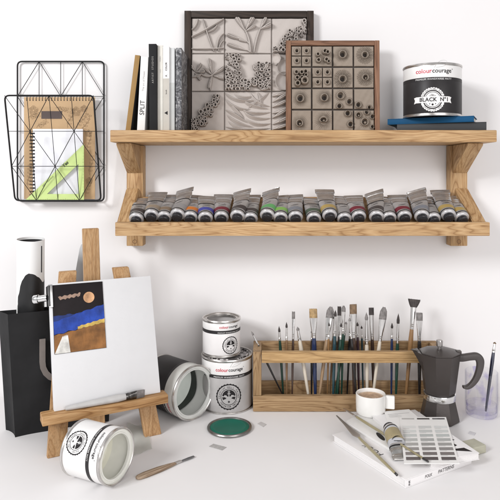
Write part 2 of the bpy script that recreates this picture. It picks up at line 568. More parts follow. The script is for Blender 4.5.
def set_square():
    d = 1.590
    green = mat('green_acrylic', (.54, .67, .26), .25, var=.05)
    t = thing('set_square', 'lime green plastic set square leaning on the white notebook', 'set square', P(25, 200.5, d))
    pal = lambda px, py: ((px - 25) / F * d, (200.5 - py) / F * d)
    A, Bq, C = pal(25, 200.5), pal(84, 200.5), pal(84, 144)
    a, b_, c = pal(47, 194), pal(78.5, 194), pal(78.5, 164)
    bm = bmesh.new()
    y0, y1 = -.0009, .0009
    def ring(pts, y): return [bm.verts.new((p[0], y, p[1])) for p in pts]
    o0, i0, o1, i1 = ring([A, Bq, C], y0), ring([a, b_, c], y0), ring([A, Bq, C], y1), ring([a, b_, c], y1)
    for k in range(3):
        k2 = (k + 1) % 3
        bm.faces.new((o0[k], o0[k2], i0[k2], i0[k])); bm.faces.new((o1[k], i1[k], i1[k2], o1[k2]))
        bm.faces.new((o0[k], o1[k], o1[k2], o0[k2])); bm.faces.new((i0[k], i0[k2], i1[k2], i1[k]))
    B().add_bm(bm).build('plate', green, t)
    f = Flat()
    L_ = Bq[0]
    for k in range(30):
        x = .012 + (L_ - .018) * k / 29
        f.rect(x, .0012, x + .00045, .0012 + (.005 if k % 5 == 0 else .003))
    for k in range(14):
        z = .02 + (C[1] - .045) * k / 13
        f.rect(L_ - (.0045 if k % 5 == 0 else .003), z, L_ - .0008, z + .0004)
    f.build('scale', mat('green_ink', (.10, .16, .04), .6), t, on_front(-.0012))
    ang = math.atan2(C[1] - A[1], C[0] - A[0])
    mid = pal(66.5, 164.5)
    f = Flat().text('Yes', mid[0], mid[1] - .002, .0125, rot=ang, bold=.0004, shear=.2)
    f.text('GEO  TRIANGLE', pal(48.5, 181)[0], pal(48.5, 181)[1] - .002, .0055, rot=ang)
    f.build('lettering', mat('dark_green_ink', (.03, .045, .02), .6), t, on_front(-.0013))
set_square()

# ---------------------------------------------------------------- wall shelf
SD = 1.45                                    # front of the top plank
STOP = ZA(130, SD)                            # its top surface
def shelf():
    x0, x1 = XA(110, SD), XA(497, SD)
    zb = ZA(142, SD)
    yw = WALL - .002
    t = thing('wall_shelf', 'oak wall shelf with a plank above and a sloping tray below', 'shelf', ((x0 + x1) / 2, yw, .40))
    ox, oy, oz = (x0 + x1) / 2, yw, .40
    B().box(x0 - ox, x1 - ox, SD - CAMD - oy, 0, zb - oz, STOP - oz, .0025).build('top_plank', oak('x'), t)
    dp = 1.59
    yp = dp - CAMD - oy
    posts = [(XA(126.5, dp), XA(143, dp)), (XA(450.5, dp), XA(467.5, dp))]
    zpb = ZA(246, dp)
    yf = 1.472 - CAMD - oy                    # front of the tray
    fz0, fz1 = ZA(236, 1.472) - oz, ZA(222.3, 1.472) - oz
    tx0, tx1 = XA(115, 1.472) - ox, XA(490, 1.472) - ox
    for i, (a, c) in enumerate(posts):
        a -= ox; c -= ox
        B().box(a, c, yp, 0, zpb - oz, zb - oz - .001, .002).build('post', oak('z'), t)
        # brace under the plank
        bt = zb - oz - .001; bb = ZA(173, 1.58) - oz
        yb = 1.474 - CAMD - oy
        pa, pc = (a + .001, c - .006) if i == 0 else (a + .006, c - .001)
        B().prism([(yp - .001, bt), (yb, bt), (yb, bt - .006), (yp - .001, bb)], pa, pc, 'x', .0015).build('brace', oak('z', -.92), t)
        # sloping tray side from post to the front board
        st = ZA(188, 1.58) - oz
        sp = [(yp - .001, st), (yp - .001, st - .075), (yf + .019, fz0 + .002), (yf + .019, fz1)]
        q0, q1 = (tx0, tx0 + .034) if i == 0 else (tx1 - .034, tx1)
        # sides lean outwards a little towards the front: shear by building a hexahedron
        b0, b1 = (a, a + .034) if i == 0 else (c - .034, c)
        g = B()
        vs = []
        for (yy, zz) in sp:
            k = (yp - yy) / (yp - yf)
            vs += [(b0 + (q0 - b0) * k, yy, zz), (b1 + (q1 - b1) * k, yy, zz)]
        n = len(sp)
        fs = [tuple(2 * j for j in range(n)), tuple(2 * j + 1 for j in range(n))[::-1]]
        for j in range(n):
            j2 = (j + 1) % n
            fs.append((2 * j, 2 * j + 1, 2 * j2 + 1, 2 * j2))
        bm = bmesh.new(); bv = [bm.verts.new(v) for v in vs]
        for f in fs: bm.faces.new([bv[j] for j in f])
        bmesh.ops.recalc_face_normals(bm, faces=list(bm.faces))
        bmesh.ops.bevel(bm, geom=list(bm.edges), offset=.0018, segments=2, affect='EDGES')
        g.add_bm(bm).build('tray_side', oak('z', .73), t)
    B().box(tx0, tx1, yf, yf + .018, fz0, fz1, .0022).build('tray_front', oak('x'), t)
    # sloping tray base the tubes lie on
    yA, zA = yf + .019, fz0 + .017
    yE, zE = yp - .002, ZA(197, 1.575) - oz
    g = B().prism([(yA, zA), (yE, zE), (yE, zE - .014), (yA, zA - .012)], tx0 + .036, tx1 - .036, 'x', .001)
    g.build('tray_base', oak('x'), t)
    # dowel heads in the post ends
    f = Flat()
    for (a, c) in posts:
        f.ring((a + c) / 2 - ox, zpb - oz + .012, .0045, .006, 20)
    f.build('dowel_ring', mat('dowel_dark', (.20, .105, .045), .6), t, on_front(yp - .0004))
    return (yA + oy, zA + oz), (yE + oy, zE + oz)
SL_A, SL_E = shelf()

# ---------------------------------------------------------------- paint tubes
tube_metal = mat('tube_aluminium', (.50, .49, .49), .22, .72, var=.12, vscale=40, bump=.35, bscale=40, rvar=.06)
tube_label = mat('tube_label', (.37, .355, .35), .42, .2, var=.16, bump=.35, bscale=60)
cap_m = mat('black_cap', (.016, .016, .02), .35)
shoulder_m = mat('tube_shoulder', (.60, .59, .60), .3, .4)
def super_ring(w, th, z, n=24, x=0, y=0, p=2.0):
    out = []
    for k in range(n):
        a = 2 * PI * k / n
        c, s_ = math.cos(a), math.sin(a)
        out.append((x + w * math.copysign(abs(c) ** (2 / p), c), y + th * math.copysign(abs(s_) ** (2 / p), s_), z))
    return out
def paint_tube(label, loc, rot, band, curl=0.0, L_=.125, rad=.0186, group='paint tubes in the shelf tray', band_w=(.034, .05), label_m=None, body_m=None):
    t = thing('paint_tube', label, 'paint tube', loc, rot, group)
    z0, z1 = .025, L_
    dr_ = random.Random(label); dent = dr_.uniform(.05, .3); dpos = dr_.uniform(.45, .8); fph = dr_.uniform(0, 6)
    def sec(z, e=0.0):
        u = max(0, min(1, (z - z0) / (z1 - z0)))
        w = rad * (1 + .36 * u) + e
        th = rad * (1 - u ** 1.15) + .0012 + e
        y = -curl * max(0, u - .35) ** 2
        fold = max(0, u - .42)
        y += (.0022 * math.sin(u * 26 + fph) + .0012 * math.sin(u * 61 + 2 * fph)) * min(1, fold * 5) * (1 - .5 * u)
        th *= 1 - dent * math.exp(-((u - dpos) / .12) ** 2)
        y += (rad - rad * (1 - u ** 1.15)) * .8          # underside stays on the board
        return super_ring(w, th, z, 24, 0, y, 2.0 + .5 * u)
    zs = [z0 + (z1 - z0) * k / 44 for k in range(45)]
    B().loft([sec(z) for z in zs]).build('body', body_m or tube_metal, t)
    # folded crimp
    g = B(); u1 = sec(z1 - .006)
    ym = sum(p[1] for p in u1) / len(u1)
    wv = rad * 1.38
    rings = []
    for k, z in enumerate((z1 - .011, z1 - .0105, z1 + .0015, z1 + .002)):
        yy = ym + (z - (z1 - .006)) * (-curl * 1.4)
        rings.append(super_ring(wv + .0008, .0034 - .0008 * k, z, 24, 0, yy, 4))
    g.loft(rings).build('crimp', body_m or tube_metal, t)
    def shell(a, c, e, n=5): return B().loft([sec(a + (c - a) * k / n, e) for k in range(n + 1)], False, False)
    lab_ = shell(band_w[0] - .006, .076, .0003, 8).build('label', label_m or tube_label, t)
    shell(band_w[0], band_w[1], .0006).build('colour_band', band, t)
    shell(.0765, .0785, .0007, 2).build('dark_line', ink, lab_)
    shell(.0275, .0295, .0007, 2).build('dark_line', ink, lab_)
    # logo squiggle on the label's upper side
    f = Flat()
    f.rect(-.010, .0675, .008, .0688); f.rect(-.010, .0700, .002, .0707)
    f.stroke(bez((-.010, .0575), (.004, .0575), (.011, .0640), 10), [.0006 + .0016 * math.sin(PI * k / 10) for k in range(11)])
    f.rect(-.010, .0535, .009, .0545)
    def onto(x, z):
        u = (z - z0) / (z1 - z0)
        w = rad * (1 + .36 * u); th = rad * (1 - u ** 1.15) + .0012
        y = (rad - rad * (1 - u ** 1.15)) * .8 - curl * max(0, u - .35) ** 2
        return (x, y - (th + .0009) * math.sqrt(max(0, 1 - (x / w) ** 2)), z)
    f.build('logo', ink, lab_, onto)
    B().lathe([(.0120, .0185), (rad * .90, .0190), (rad * .99, .0202), (rad * 1.03, .0225), (rad * .98, .0255)], 28).build('shoulder', shoulder_m, t)
    g = B().lathe([(.0006, .009), (.0118, .009), (.0130, .0102), (.0134, .0190)], 28, None, True, True)
    g.lathe([(.0060, .0092), (.0062, .0086), (.0080, .0086), (.0082, .0092)], 20)
    g.build('cap', cap_m, t)
    return t

bands = {
 'taupe': mat('band_taupe', (.30, .24, .18), .5), 'brown': mat('band_brown', (.23, .17, .12), .5), 'grey': mat('band_grey', (.28, .27, .27), .5),
 'orange': mat('band_orange', (.62, .19, .03), .5), 'blue': mat('band_blue', (.05, .06, .33), .5), 'maroon': mat('band_maroon', (.17, .015, .03), .5),
 'dark': mat('band_dark', (.06, .05, .05), .5), 'green': mat('band_green', (.22, .45, .10), .5), 'bluegreen': mat('band_bluegreen', (.12, .36, .13), .5),
 'ochre': mat('band_ochre', (.42, .30, .10), .5), 'darkgreen': mat('band_darkgreen', (.07, .10, .07), .5), 'steel': mat('band_steel', (.20, .21, .24), .5)}
sdir = Vector((0, SL_E[0] - SL_A[0], SL_E[1] - SL_A[1])).normalized()
snrm = Vector((0, -sdir.z, sdir.y))           # out of the slope, towards the camera and up
# (px of the cap, colour, lean sideways in degrees, lift off the board, curl of the tail)
TUBES = [(137, 'dark', 0, 0, 0, 'grey tube with dark band against the left end of the tray'),
 (152, 'taupe', 1, .004, .016, 'tube with wide taupe band, second from the left end of the tray'),
 (164.5, 'brown', 0, 0, 0, 'tube with brown band between the taupe tube and a curled grey tube'),
 (177.5, 'grey', 4, .006, .03, 'curled grey tube leaning right beside the orange banded tube'),
 (190.5, 'orange', 0, 0, 0, 'tube with a bright orange band in the tray'),
 (206, 'blue', -1, .001, 0, 'tube with a violet blue band in the tray'),
 (221.5, 'maroon', 0, 0, 0, 'tube with a dark red band just right of the blue banded tube'),
 (237, 'dark', 5, .007, .035, 'steeply tilted grey tube with dark band right of centre-left'),
 (250.5, 'dark', 0, 0, 0, 'grey tube with dark band just left of the tilted green tube'),
 (266.5, 'bluegreen', 5, .006, .03, 'curled tube with green band and blue streak, leaning right'),
 (280.5, 'green', -1, .003, .01, 'upright tube with a light green band'),
 (295.5, 'steel', -1, 0, 0, 'grey tube next to the bare wood gap, on its left side'),
 (313.5, 'darkgreen', 1, 0, 0, 'tube with dark green band just right of the bare wood gap'),
 (329.5, 'ochre', -2, .006, .02, 'tall tube with olive ochre band near the middle of the tray'),
 (344, 'grey', -1, 0, 0, 'plain grey tube between the olive tube and the wine red tube'),
 (358.5, 'maroon', -1, .001, 0, 'tube with wine red band left of a curled grey tube'),
 (375, 'dark', 4, .007, .035, 'curled grey tube leaning right between two wine red banded tubes'),
 (388.5, 'grey', -1, 0, 0, 'plain grey tube left of the second wine red banded tube'),
 (404, 'maroon', 0, .002, 0, 'tube with wine red band in the right part of the tray'),
 (420, 'steel', 3, .006, .03, 'curled grey tube third row neighbour right of the last wine red tube'),
 (432.5, 'grey', -1, 0, 0, 'grey tube left of the two ochre tubes at the right end'),
 (447, 'ochre', 2, .005, .02, 'ochre banded tube with curled tail, second from the right end'),
 (461.5, 'ochre', -3, 0, 0, 'ochre banded tube against the right end of the tray')]
for i, (px, colr, lean, lift, curl, lab) in enumerate(TUBES):
    x = XA(px, 1.50)
    base = Vector((x, SL_A[0], SL_A[1])) + sdir * (-.003 + .003 * math.sin(px)) + snrm * (.0180 + lift + (.0028 if i % 2 else 0))
    zdir = (sdir * math.cos(R(lean)) + Vector((1, 0, 0)) * math.sin(R(lean))).normalized()
    zdir = (zdir + snrm * lift * 3).normalized()
    rot = frame_from(zdir, Vector((1, 0, 0)) + snrm * (random.uniform(-.10, .10) + (.5 if curl > .025 else 0)))
    paint_tube('silver ' + lab if not lab.startswith(('grey', 'curled grey', 'plain grey', 'steeply')) else lab, base, rot, bands[colr], curl,
               L_=.121 + random.uniform(-.006, .006) + (.003 if curl else .002 * (i % 3)))

# ---------------------------------------------------------------- books on the shelf
def shelf_book(name, label, pxc, wpx, toppy, spine, cover, tilt=0.0, d=1.482, depth=.115, lean_px=None, band=None, texts=()):
    th = wpx / F * d
    h = ZA(toppy, d) - STOP
    t = thing(name, label, 'book', (XA(pxc, d), d - CAMD, STOP + abs(math.sin(R(tilt))) * th / 2 + .0004), (0, R(tilt), 0), 'books standing on the shelf')
    c = .0016
    bv = min(.0012, th * .2)
    sp_ = B().box(-th / 2, th / 2, 0, c, 0, h, .0005).build('spine', spine, t)
    g = B().box(-th / 2, -th / 2 + c, c + .0002, depth, 0, h, .0004); g.box(th / 2 - c, th / 2, c + .0002, depth, 0, h, .0004)
    g.build('cover', cover, t)
    B().box(-th / 2 + c + .0002, th / 2 - c - .0002, c + .0004, depth - .003, .002, h - .003).build('pages', page_edge, t)
    if band:
        z0, z1, m = band
        Flat().rect(-th / 2 + .0003, z0 * h, th / 2 - .0003, z1 * h).build('spine_panel', m, sp_, on_front(-.0003))
    for (txt, z, size, m, bold, sp) in texts:
        f = Flat().text(txt, 0, 0, size, center=True, bold=bold, space=sp)
        f.build('lettering', m, sp_, lambda a, b_, z=z, size=size: (-(b_ - size * .36), -.0006, z * h + a))
    return t, th, h
ochre_m = mat('ochre_cloth', (.30, .175, .055), .7, bump=.2)
cream_m = mat('cream_cloth', (.70, .68, .62), .6, bump=.1)
shelf_book('ochre_book', 'thin ochre spined book with black cover leaning at the left end', 128.0, 5.0, 55, ochre_m, black_cloth, 7.2)
shelf_book('white_book', 'white book with SPLIT printed up its leaning spine', 140.8, 7.6, 57, mat('white_cloth', (.78, .77, .755), .55, bump=.08), white_paint, 3.0,
           texts=[('SPLIT', .31, .0165, ink, 0, 1.0), ('The art of Mosaic', .67, .0072, grey_ink, 0, 1.0)])
shelf_book('black_book', 'tall black book with thin pale lettering up the spine', 153.3, 7.6, 44, black_cloth, black_cloth, -.6, d=1.476,
           texts=[('ARTIST  STUDIOS', .70, .0066, mat('silver_ink', (.34, .33, .31), .5), 0, 1.35)])
shelf_book('cream_book', 'plain cream book right of the black book', 160.2, 5.2, 45.5, cream_m, cream_m, 0, d=1.486,
           texts=[('FORM', .84, .005, grey_ink, 0, 1), ('notes', .7, .004, grey_ink, 0, 1)])
shelf_book('two_tone_book', 'book with white upper and greige lower spine and black triangle mark', 166.1, 6.2, 46.5, white_paint, white_paint, 0, d=1.482,
           band=(.0, .62, mat('greige', (.50, .47, .42), .6)), texts=[('COLOR', .76, .0062, ink, .0001, 1), ('A', .65, .008, ink, 0, 1), ('book', .46, .0055, ink, 0, 1), ('\u25B2', .21, .011, ink, 0.0, 1)])
shelf_book('pale_grey_book', 'narrow pale grey book left of the dark patterned spine', 172.0, 5.2, 48, mat('pale_grey', (.60, .61, .61), .55), mat('pale_grey', (.60, .61, .61), .55), 0, d=1.488,
           band=(.0, .58, mat('pale_grey_low', (.47, .48, .47), .6)))
def marbled():
    m, nt, bs = new_mat('marbled_grey'); L = nt.links
    tc = nt.nodes.new('ShaderNodeTexCoord'); n = nt.nodes.new('ShaderNodeTexNoise')
    n.inputs['Scale'].default_value = 55; n.inputs['Detail'].default_value = 8; n.inputs['Distortion'].default_value = 2.5
    L.new(tc.outputs['Object'], n.inputs['Vector'])
    r = ramp(nt, [(.38, (.03, .03, .035)), (.52, (.13, .13, .14)), (.66, (.42, .42, .42))]); L.new(n.outputs['Fac'], r.inputs['Fac'])
    L.new(r.outputs['Color'], bs.inputs['Base Color']); bs.inputs['Roughness'].default_value = .5
    return m
mb = marbled()
shelf_book('marbled_book', 'book with dark grey mottled spine beside the big frame', 178.6, 5.8, 48, mb, mb, 0, d=1.486)

# ---------------------------------------------------------------- relief tile panels
def hf_tile(name, parent, m, x0, z0, w, h, y_front, base_h, fn, res, rk=1.0):
    """a clay tile with its relief as a height field; faces -y"""
    u = np.linspace(0, 1, res); U, V = np.meshgrid(u, u)
    e = np.minimum(np.minimum(U, 1 - U), np.minimum(V, 1 - V))
    edge = np.clip(e / .025, 0, 1); edge = 1 - (1 - edge) ** 2
    Hh = rk * (fn(U, V) + wob(U, V, x0 * 90 + z0 * 50, .00022)) * np.clip(e / .02, 0, 1) + .0004 * np.sin(U * 13 + V * 7 + x0 * 300) * np.sin(V * 17 - U * 5)
    Y = y_front - base_h * edge - Hh
    X = x0 + U * w; Z = z0 + V * h
    vs = np.stack([X.ravel(), Y.ravel(), Z.ravel()], 1)
    idx = np.arange(res * res).reshape(res, res)
    q = np.stack([idx[:-1, :-1].ravel(), idx[:-1, 1:].ravel(), idx[1:, 1:].ravel(), idx[1:, :-1].ravel()], 1)
    me = bpy.data.meshes.new(name); me.from_pydata(vs.tolist(), [], q.tolist()); me.shade_smooth(); me.materials.append(m)
    o = bpy.data.objects.new(name, me); COL.objects.link(o); o.parent = parent
    return o
# relief features (tile coordinates 0..1, heights in metres)
def seg(U, V, a, b_, r0, r1, h):
    ax, ay = a; bx, by = b_; dx, dy = bx - ax, by - ay
    t_ = np.clip(((U - ax) * dx + (V - ay) * dy) / (dx * dx + dy * dy), 0, 1)
    d = np.hypot(U - ax - t_ * dx, V - ay - t_ * dy); r = r0 + (r1 - r0) * t_
    return h * np.sqrt(np.clip(1 - (d / r) ** 2, 0, 1))
def curve(U, V, pts, r, h):
    out = np.zeros_like(U); n = len(pts) - 1
    for i in range(n):
        k = lambda j: r * (1 - .55 * abs(2 * j / n - 1) ** 2)
        out = np.maximum(out, seg(U, V, pts[i], pts[i + 1], k(i), k(i + 1), h))
    return out
def leaf(U, V, x, y, ang, l, w, h, vein=True):
    c, s_ = math.cos(ang), math.sin(ang)
    p = ((U - x) * c + (V - y) * s_) / l; q = (-(U - x) * s_ + (V - y) * c)
    wid = w * np.sqrt(np.clip(np.sin(PI * np.clip(p, 0, 1)), 0, 1)) * (1.15 - .5 * np.clip(p, 0, 1)) + 1e-6
    d = np.abs(q) / wid
    out = h * np.sqrt(np.clip(1 - d ** 2, 0, 1)) * ((p > 0) & (p < 1)) * (.6 + .6 * np.clip(p, 0, 1))
    if vein: out = out - h * .3 * np.exp(-(q / (w * .12)) ** 2) * (out > 0)
    return np.maximum(out, 0)
def cup(U, V, x, y, r, h, hole=.55, deep=1.0):
    d = np.hypot(U - x, V - y) / r
    rim = h * np.sqrt(np.clip(1 - ((d - (1 + hole) / 2) / ((1 - hole) / 2 + .12)) ** 2, 0, 1)) * (d < 1.12)
    inner = (d < hole) * h * (1 - deep) 
    return np.maximum(rim, inner)
def dish(U, V, x, y, r, h):
    """a round hollow with a raised lip; a few hold a small seed"""
    d = np.hypot(U - x, V - y) / r
    ring = h * 1.1 * np.exp(-((d - .9) / .17) ** 2)
    sink = -h * 1.15 * np.sqrt(np.clip(1 - (d / .86) ** 2, 0, 1))
    ball = h * 1.4 * np.sqrt(np.clip(1 - (np.hypot(U - x - .12 * r, V - y + .14 * r) / r / .45) ** 2, 0, 1)) if (int(x * 100 + y * 57) % 3 == 0) else 0
    return ring + sink + ball
def rays(U, V, x, y, r0, r1, n, h, soft=.25, ph=0):
    d = np.hypot(U - x, V - y); a = np.arctan2(V - y, U - x)
    k = np.clip((np.cos(a * n + ph) - .35) / .65, 0, 1)
    return h * k * np.clip((d - r0) / .02, 0, 1) * np.clip((r1 - d) / (r1 - r0), 0, 1)
def mx(*a):
    o = a[0]
    for q in a[1:]: o = np.maximum(o, q)
    return o
def cups(U, V, pts, h, hole=.55):
    o = np.zeros_like(U)
    for (x, y, r) in pts:
        d = np.hypot(U - x, V - y)
        c = cup(U, V, x, y, r, h * (.8 + .4 * ((x * 7.3 + y * 3.1) % 1)), hole, 1.0)
        o = np.where(d < r * 1.0, c, np.maximum(o, c))
    return o

def t00(U, V): return mx(curve(U, V, bez((-.05, .42), (.4, .62), (1.02, .98)), 0.0324, 0.0085), curve(U, V, bez((-.05, .12), (.5, .1), (1.02, .14)), 0.0270, 0.0076),
    curve(U, V, bez((.35, .95), (.5, .5), (.68, .05)), 0.0243, 0.0066), curve(U, V, bez((.02, .66), (.16, .75), (.2, .95)), 0.0270, 0.0076),
    curve(U, V, bez((.52, .58), (.72, .66), (.78, .78)), 0.0270, 0.0076), curve(U, V, bez((.78, .1), (.78, .45), (1.0, .55)), 0.0297, 0.0076), curve(U, V, bez((.82, .05), (.86, .3), (1.0, .36)), 0.0203, 0.0057))
def t01(U, V): return mx(leaf(U, V, .34, .20, 2.75, .32, .085, .011), leaf(U, V, .36, .42, 2.65, .32, .085, .012), leaf(U, V, .42, .68, 2.0, .42, .085, .012), leaf(U, V, .45, .72, 1.2, .36, .07, .010),
    leaf(U, V, .50, .62, .62, .22, .07, .008), leaf(U, V, .80, .74, .55, .32, .085, .013), leaf(U, V, .80, .80, 1.25, .28, .06, .009),
    curve(U, V, bez((.55, 0), (.55, .4), (.40, .72)), .02, .005), curve(U, V, bez((.6, 0), (.45, .12), (.30, .22)), .016, .004), curve(U, V, bez((.56, .2), (.46, .36), (.34, .44)), .016, .004),
    curve(U, V, bez((.62, 0), (.66, .45), (.82, .78)), .018, .005))
def wob(U, V, k, a):
    return a * (np.sin(U * 9.1 + k) * np.sin(V * 11.3 + 2 * k) + .6 * np.sin(U * 23 + 3 * k + V * 7) * np.sin(V * 19 - k))
def t02(U, V):
    r_ = np.random.RandomState(3); pts = []
    for k in range(70):
        s_ = r_.rand(); x = .10 + 1.0 * s_ + r_.uniform(-.08, .08); y = .06 + .80 * s_ ** .8 + r_.uniform(-.20, .15); pts.append((x, y, r_.uniform(.035, .075)))
    return cups(U, V, pts, .011)
def fat(U, V, x, y, ang, l, w, h):
    c, s_ = math.cos(ang), math.sin(ang)
    p = ((U - x) * c + (V - y) * s_) / l; q = (-(U - x) * s_ + (V - y) * c)
    wid = w * np.clip(p, 0, 1) ** .7 * np.sqrt(np.clip(1 - ((np.clip(p, 0, 1) - .55) / .48) ** 2 * (p > .55), 0, 1)) + 1e-6
    d = np.abs(q) / wid
    o = h * (.35 + .75 * np.clip(p, 0, 1)) * np.sqrt(np.clip(1 - d ** 2, 0, 1)) * ((p > 0) & (p < 1))
    lobes = 1 - .22 * np.clip(np.cos(q / (w * .42) * PI), 0, 1) * (p > .45)
    return o * lobes
def t10(U, V):
    o = mx(fat(U, V, .62, .42, .50, .42, .085, .013), fat(U, V, .62, .46, 1.75, .40, .075, .013), fat(U, V, .64, .42, 2.45, .28, .07, .012), fat(U, V, .66, .40, -.2, .36, .075, .013), fat(U, V, .60, .40, -1.75, .34, .065, .011),
       fat(U, V, .14, .50, .95, .28, .06, .011), fat(U, V, .12, .50, .05, .30, .08, .013), fat(U, V, .12, .52, 2.3, .22, .06, .010), fat(U, V, .10, .48, -.8, .26, .06, .010), fat(U, V, .0, .36, .2, .3, .06, .011),
       curve(U, V, bez((.3, .44), (.5, .34), (.66, .42)), .035, .008), curve(U, V, bez((.58, .02), (.6, .25), (.64, .42)), .03, .007))
    return o
def t01(U, V):
    return mx(fat(U, V, .50, .06, 2.72, .48, .085, .012), fat(U, V, .46, .34, 2.72, .44, .085, .013), fat(U, V, .44, .62, 2.0, .48, .075, .012), fat(U, V, .44, .64, 1.15, .44, .075, .012),
       fat(U, V, .42, .60, .62, .30, .06, .010), fat(U, V, .74, .66, .52, .34, .085, .014), fat(U, V, .76, .68, 1.2, .34, .06, .011), fat(U, V, .56, .30, 2.9, .26, .04, .008),
       curve(U, V, bez((.55, -.05), (.56, .4), (.42, .68)), .024, .007), curve(U, V, bez((.62, -.05), (.55, .05), (.44, .10)), .02, .006), curve(U, V, bez((.56, .2), (.52, .30), (.42, .38)), .02, .006),
       curve(U, V, bez((.62, -.05), (.66, .4), (.77, .70)), .024, .007))
def t11(U, V):
    r_ = np.random.RandomState(5); pts = []
    for k in range(54): pts.append((.12 + r_.uniform(-.13, .2), .28 + .70 * r_.rand(), r_.uniform(.022, .055)))
    for k in range(90): pts.append((.04 + .95 * r_.rand(), .15 + r_.uniform(-.14, .17), r_.uniform(.025, .062)))
    for k in range(40): pts.append((.84 + r_.uniform(-.18, .14), .30 + .44 * r_.rand(), r_.uniform(.022, .052)))
    o = cups(U, V, pts, .011)
    return mx(o, fat(U, V, .72, .42, 1.9, .3, .06, .012), fat(U, V, .8, .4, 1.2, .34, .06, .012), fat(U, V, .2, .6, 1.9, .34, .06, .011))
def t12(U, V):
    o = np.zeros_like(U)
    for k, (x, y, r) in enumerate([(.35, .25, .25), (.35, .62, .2), (.1, .85, .15)]):
        d = np.hypot(U - x, V - y); o = np.maximum(o, .008 * np.clip(d / r, 0, 1) ** 4 * (d < r) + .002 * (d < r))
    return o
def t20(U, V):
    r_ = np.random.RandomState(8); pts = []
    for k in range(85):
        s_ = r_.rand(); x = .02 + .76 * s_ ** .9 + r_.uniform(-.10, .10); y = .12 + .76 * s_ ** 1.5 + r_.uniform(-.12, .12); pts.append((x, y, r_.uniform(.03, .072)))
    return cups(U, V, pts, .012)
def wave_leaf(U, V, a, b_, c, w, h):
    """a long curved leaf: sharp on one edge, sloping to the other"""
    pts = bez(a, b_, c, 14); o = np.zeros_like(U); n = len(pts) - 1
    best = np.full_like(U, 9.0); sd = np.zeros_like(U); tt = np.zeros_like(U)
    for i in range(n):
        ax, ay = pts[i]; bx, by = pts[i + 1]; dx, dy = bx - ax, by - ay; l2 = dx * dx + dy * dy
        t_ = np.clip(((U - ax) * dx + (V - ay) * dy) / l2, 0, 1)
        d = np.hypot(U - ax - t_ * dx, V - ay - t_ * dy); sgn = np.sign((U - ax) * dy - (V - ay) * dx)
        m_ = d < best; best = np.where(m_, d, best); sd = np.where(m_, sgn, sd); tt = np.where(m_, (i + t_) / n, tt)
    ww = w * np.sin(PI * np.clip(tt, .02, .98)) ** .7
    s_ = sd * best
    return h * np.where(s_ > 0, np.clip(1 - s_ / (ww * 1.5), 0, 1), np.clip(1 + s_ / (ww * .35), 0, 1)) * (ww / w)
def t21(U, V):
    o = np.zeros_like(U)
    L_ = [((0, .98), (.25, .7), (.75, .80)), ((.02, .82), (.2, .55), (.55, .55)), ((.0, .55), (.25, .45), (.5, .2)), ((.05, .42), (.25, .2), (.62, .1)), ((.55, .98), (.65, .7), (.98, .62)),
          ((.38, .55), (.55, .42), (1, .48)), ((.42, .5), (.6, .28), (1, .33)), ((.45, .32), (.65, .12), (1, .2)), ((.0, .12), (.4, .0), (1, .08)), ((.5, .58), (.7, .75), (.95, .98)), ((.75, .6), (.78, .8), (.7, .98)),
          ((.08, .25), (.3, .05), (.6, .03)), ((.4, .78), (.55, .65), (.95, .56)), ((.1, .7), (.3, .52), (.42, .3)), ((.2, .95), (.4, .8), (.62, .9))]
    for a, b_, c in L_: o = np.maximum(o, wave_leaf(U, V, a, b_, c, .05, .007))
    return o
def t22(U, V):
    o = np.zeros_like(U)
    for k in range(7): o = np.maximum(o, fat(U, V, -.05 + .05 * (k % 2), .02 + .14 * k, .25 + .1 * (k % 3), .5, .075, .012))
    return o
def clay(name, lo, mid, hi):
    """bisque clay with relief shade put into the colour of the hollows (by surface concavity)"""
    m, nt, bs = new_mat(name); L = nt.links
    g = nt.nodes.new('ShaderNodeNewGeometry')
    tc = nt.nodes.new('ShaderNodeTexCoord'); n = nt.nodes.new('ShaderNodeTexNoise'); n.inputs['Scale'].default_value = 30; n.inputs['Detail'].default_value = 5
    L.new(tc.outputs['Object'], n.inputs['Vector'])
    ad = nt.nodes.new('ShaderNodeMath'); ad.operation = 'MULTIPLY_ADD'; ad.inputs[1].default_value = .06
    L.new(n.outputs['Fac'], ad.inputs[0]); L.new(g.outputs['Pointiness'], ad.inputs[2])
    r = ramp(nt, [(.44, lo), (.52, mid), (.56, mid), (.66, hi)]); L.new(ad.outputs[0], r.inputs['Fac'])  # painted shade: concave parts of the relief get the darker tone
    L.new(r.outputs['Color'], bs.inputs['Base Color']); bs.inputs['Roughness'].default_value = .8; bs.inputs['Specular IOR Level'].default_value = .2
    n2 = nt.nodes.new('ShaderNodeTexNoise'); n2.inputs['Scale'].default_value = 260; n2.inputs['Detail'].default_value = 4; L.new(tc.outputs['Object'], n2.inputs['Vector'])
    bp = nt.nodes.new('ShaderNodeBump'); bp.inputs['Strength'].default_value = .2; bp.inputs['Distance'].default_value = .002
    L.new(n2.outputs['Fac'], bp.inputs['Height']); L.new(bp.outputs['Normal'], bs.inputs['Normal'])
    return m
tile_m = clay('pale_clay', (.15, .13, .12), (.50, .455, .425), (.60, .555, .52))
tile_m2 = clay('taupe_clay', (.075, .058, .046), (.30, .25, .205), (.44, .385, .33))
walnut = wood('dark_walnut', 'x', (.018, .012, .009), (.032, .022, .017), (.05, .034, .026), along=3, across=25)
walnut_z = wood('dark_walnut_z', 'z', (.018, .012, .009), (.032, .022, .017), (.05, .034, .026), along=3, across=25)
redw = wood('reddish_wood_x', 'x', (.15, .075, .045), (.23, .12, .075), (.29, .16, .10), along=3, across=25, rings=6)
redw_z = wood('reddish_wood_z', 'z', (.15, .075, .045), (.23, .12, .075), (.29, .16, .10), along=3, across=25, rings=6)
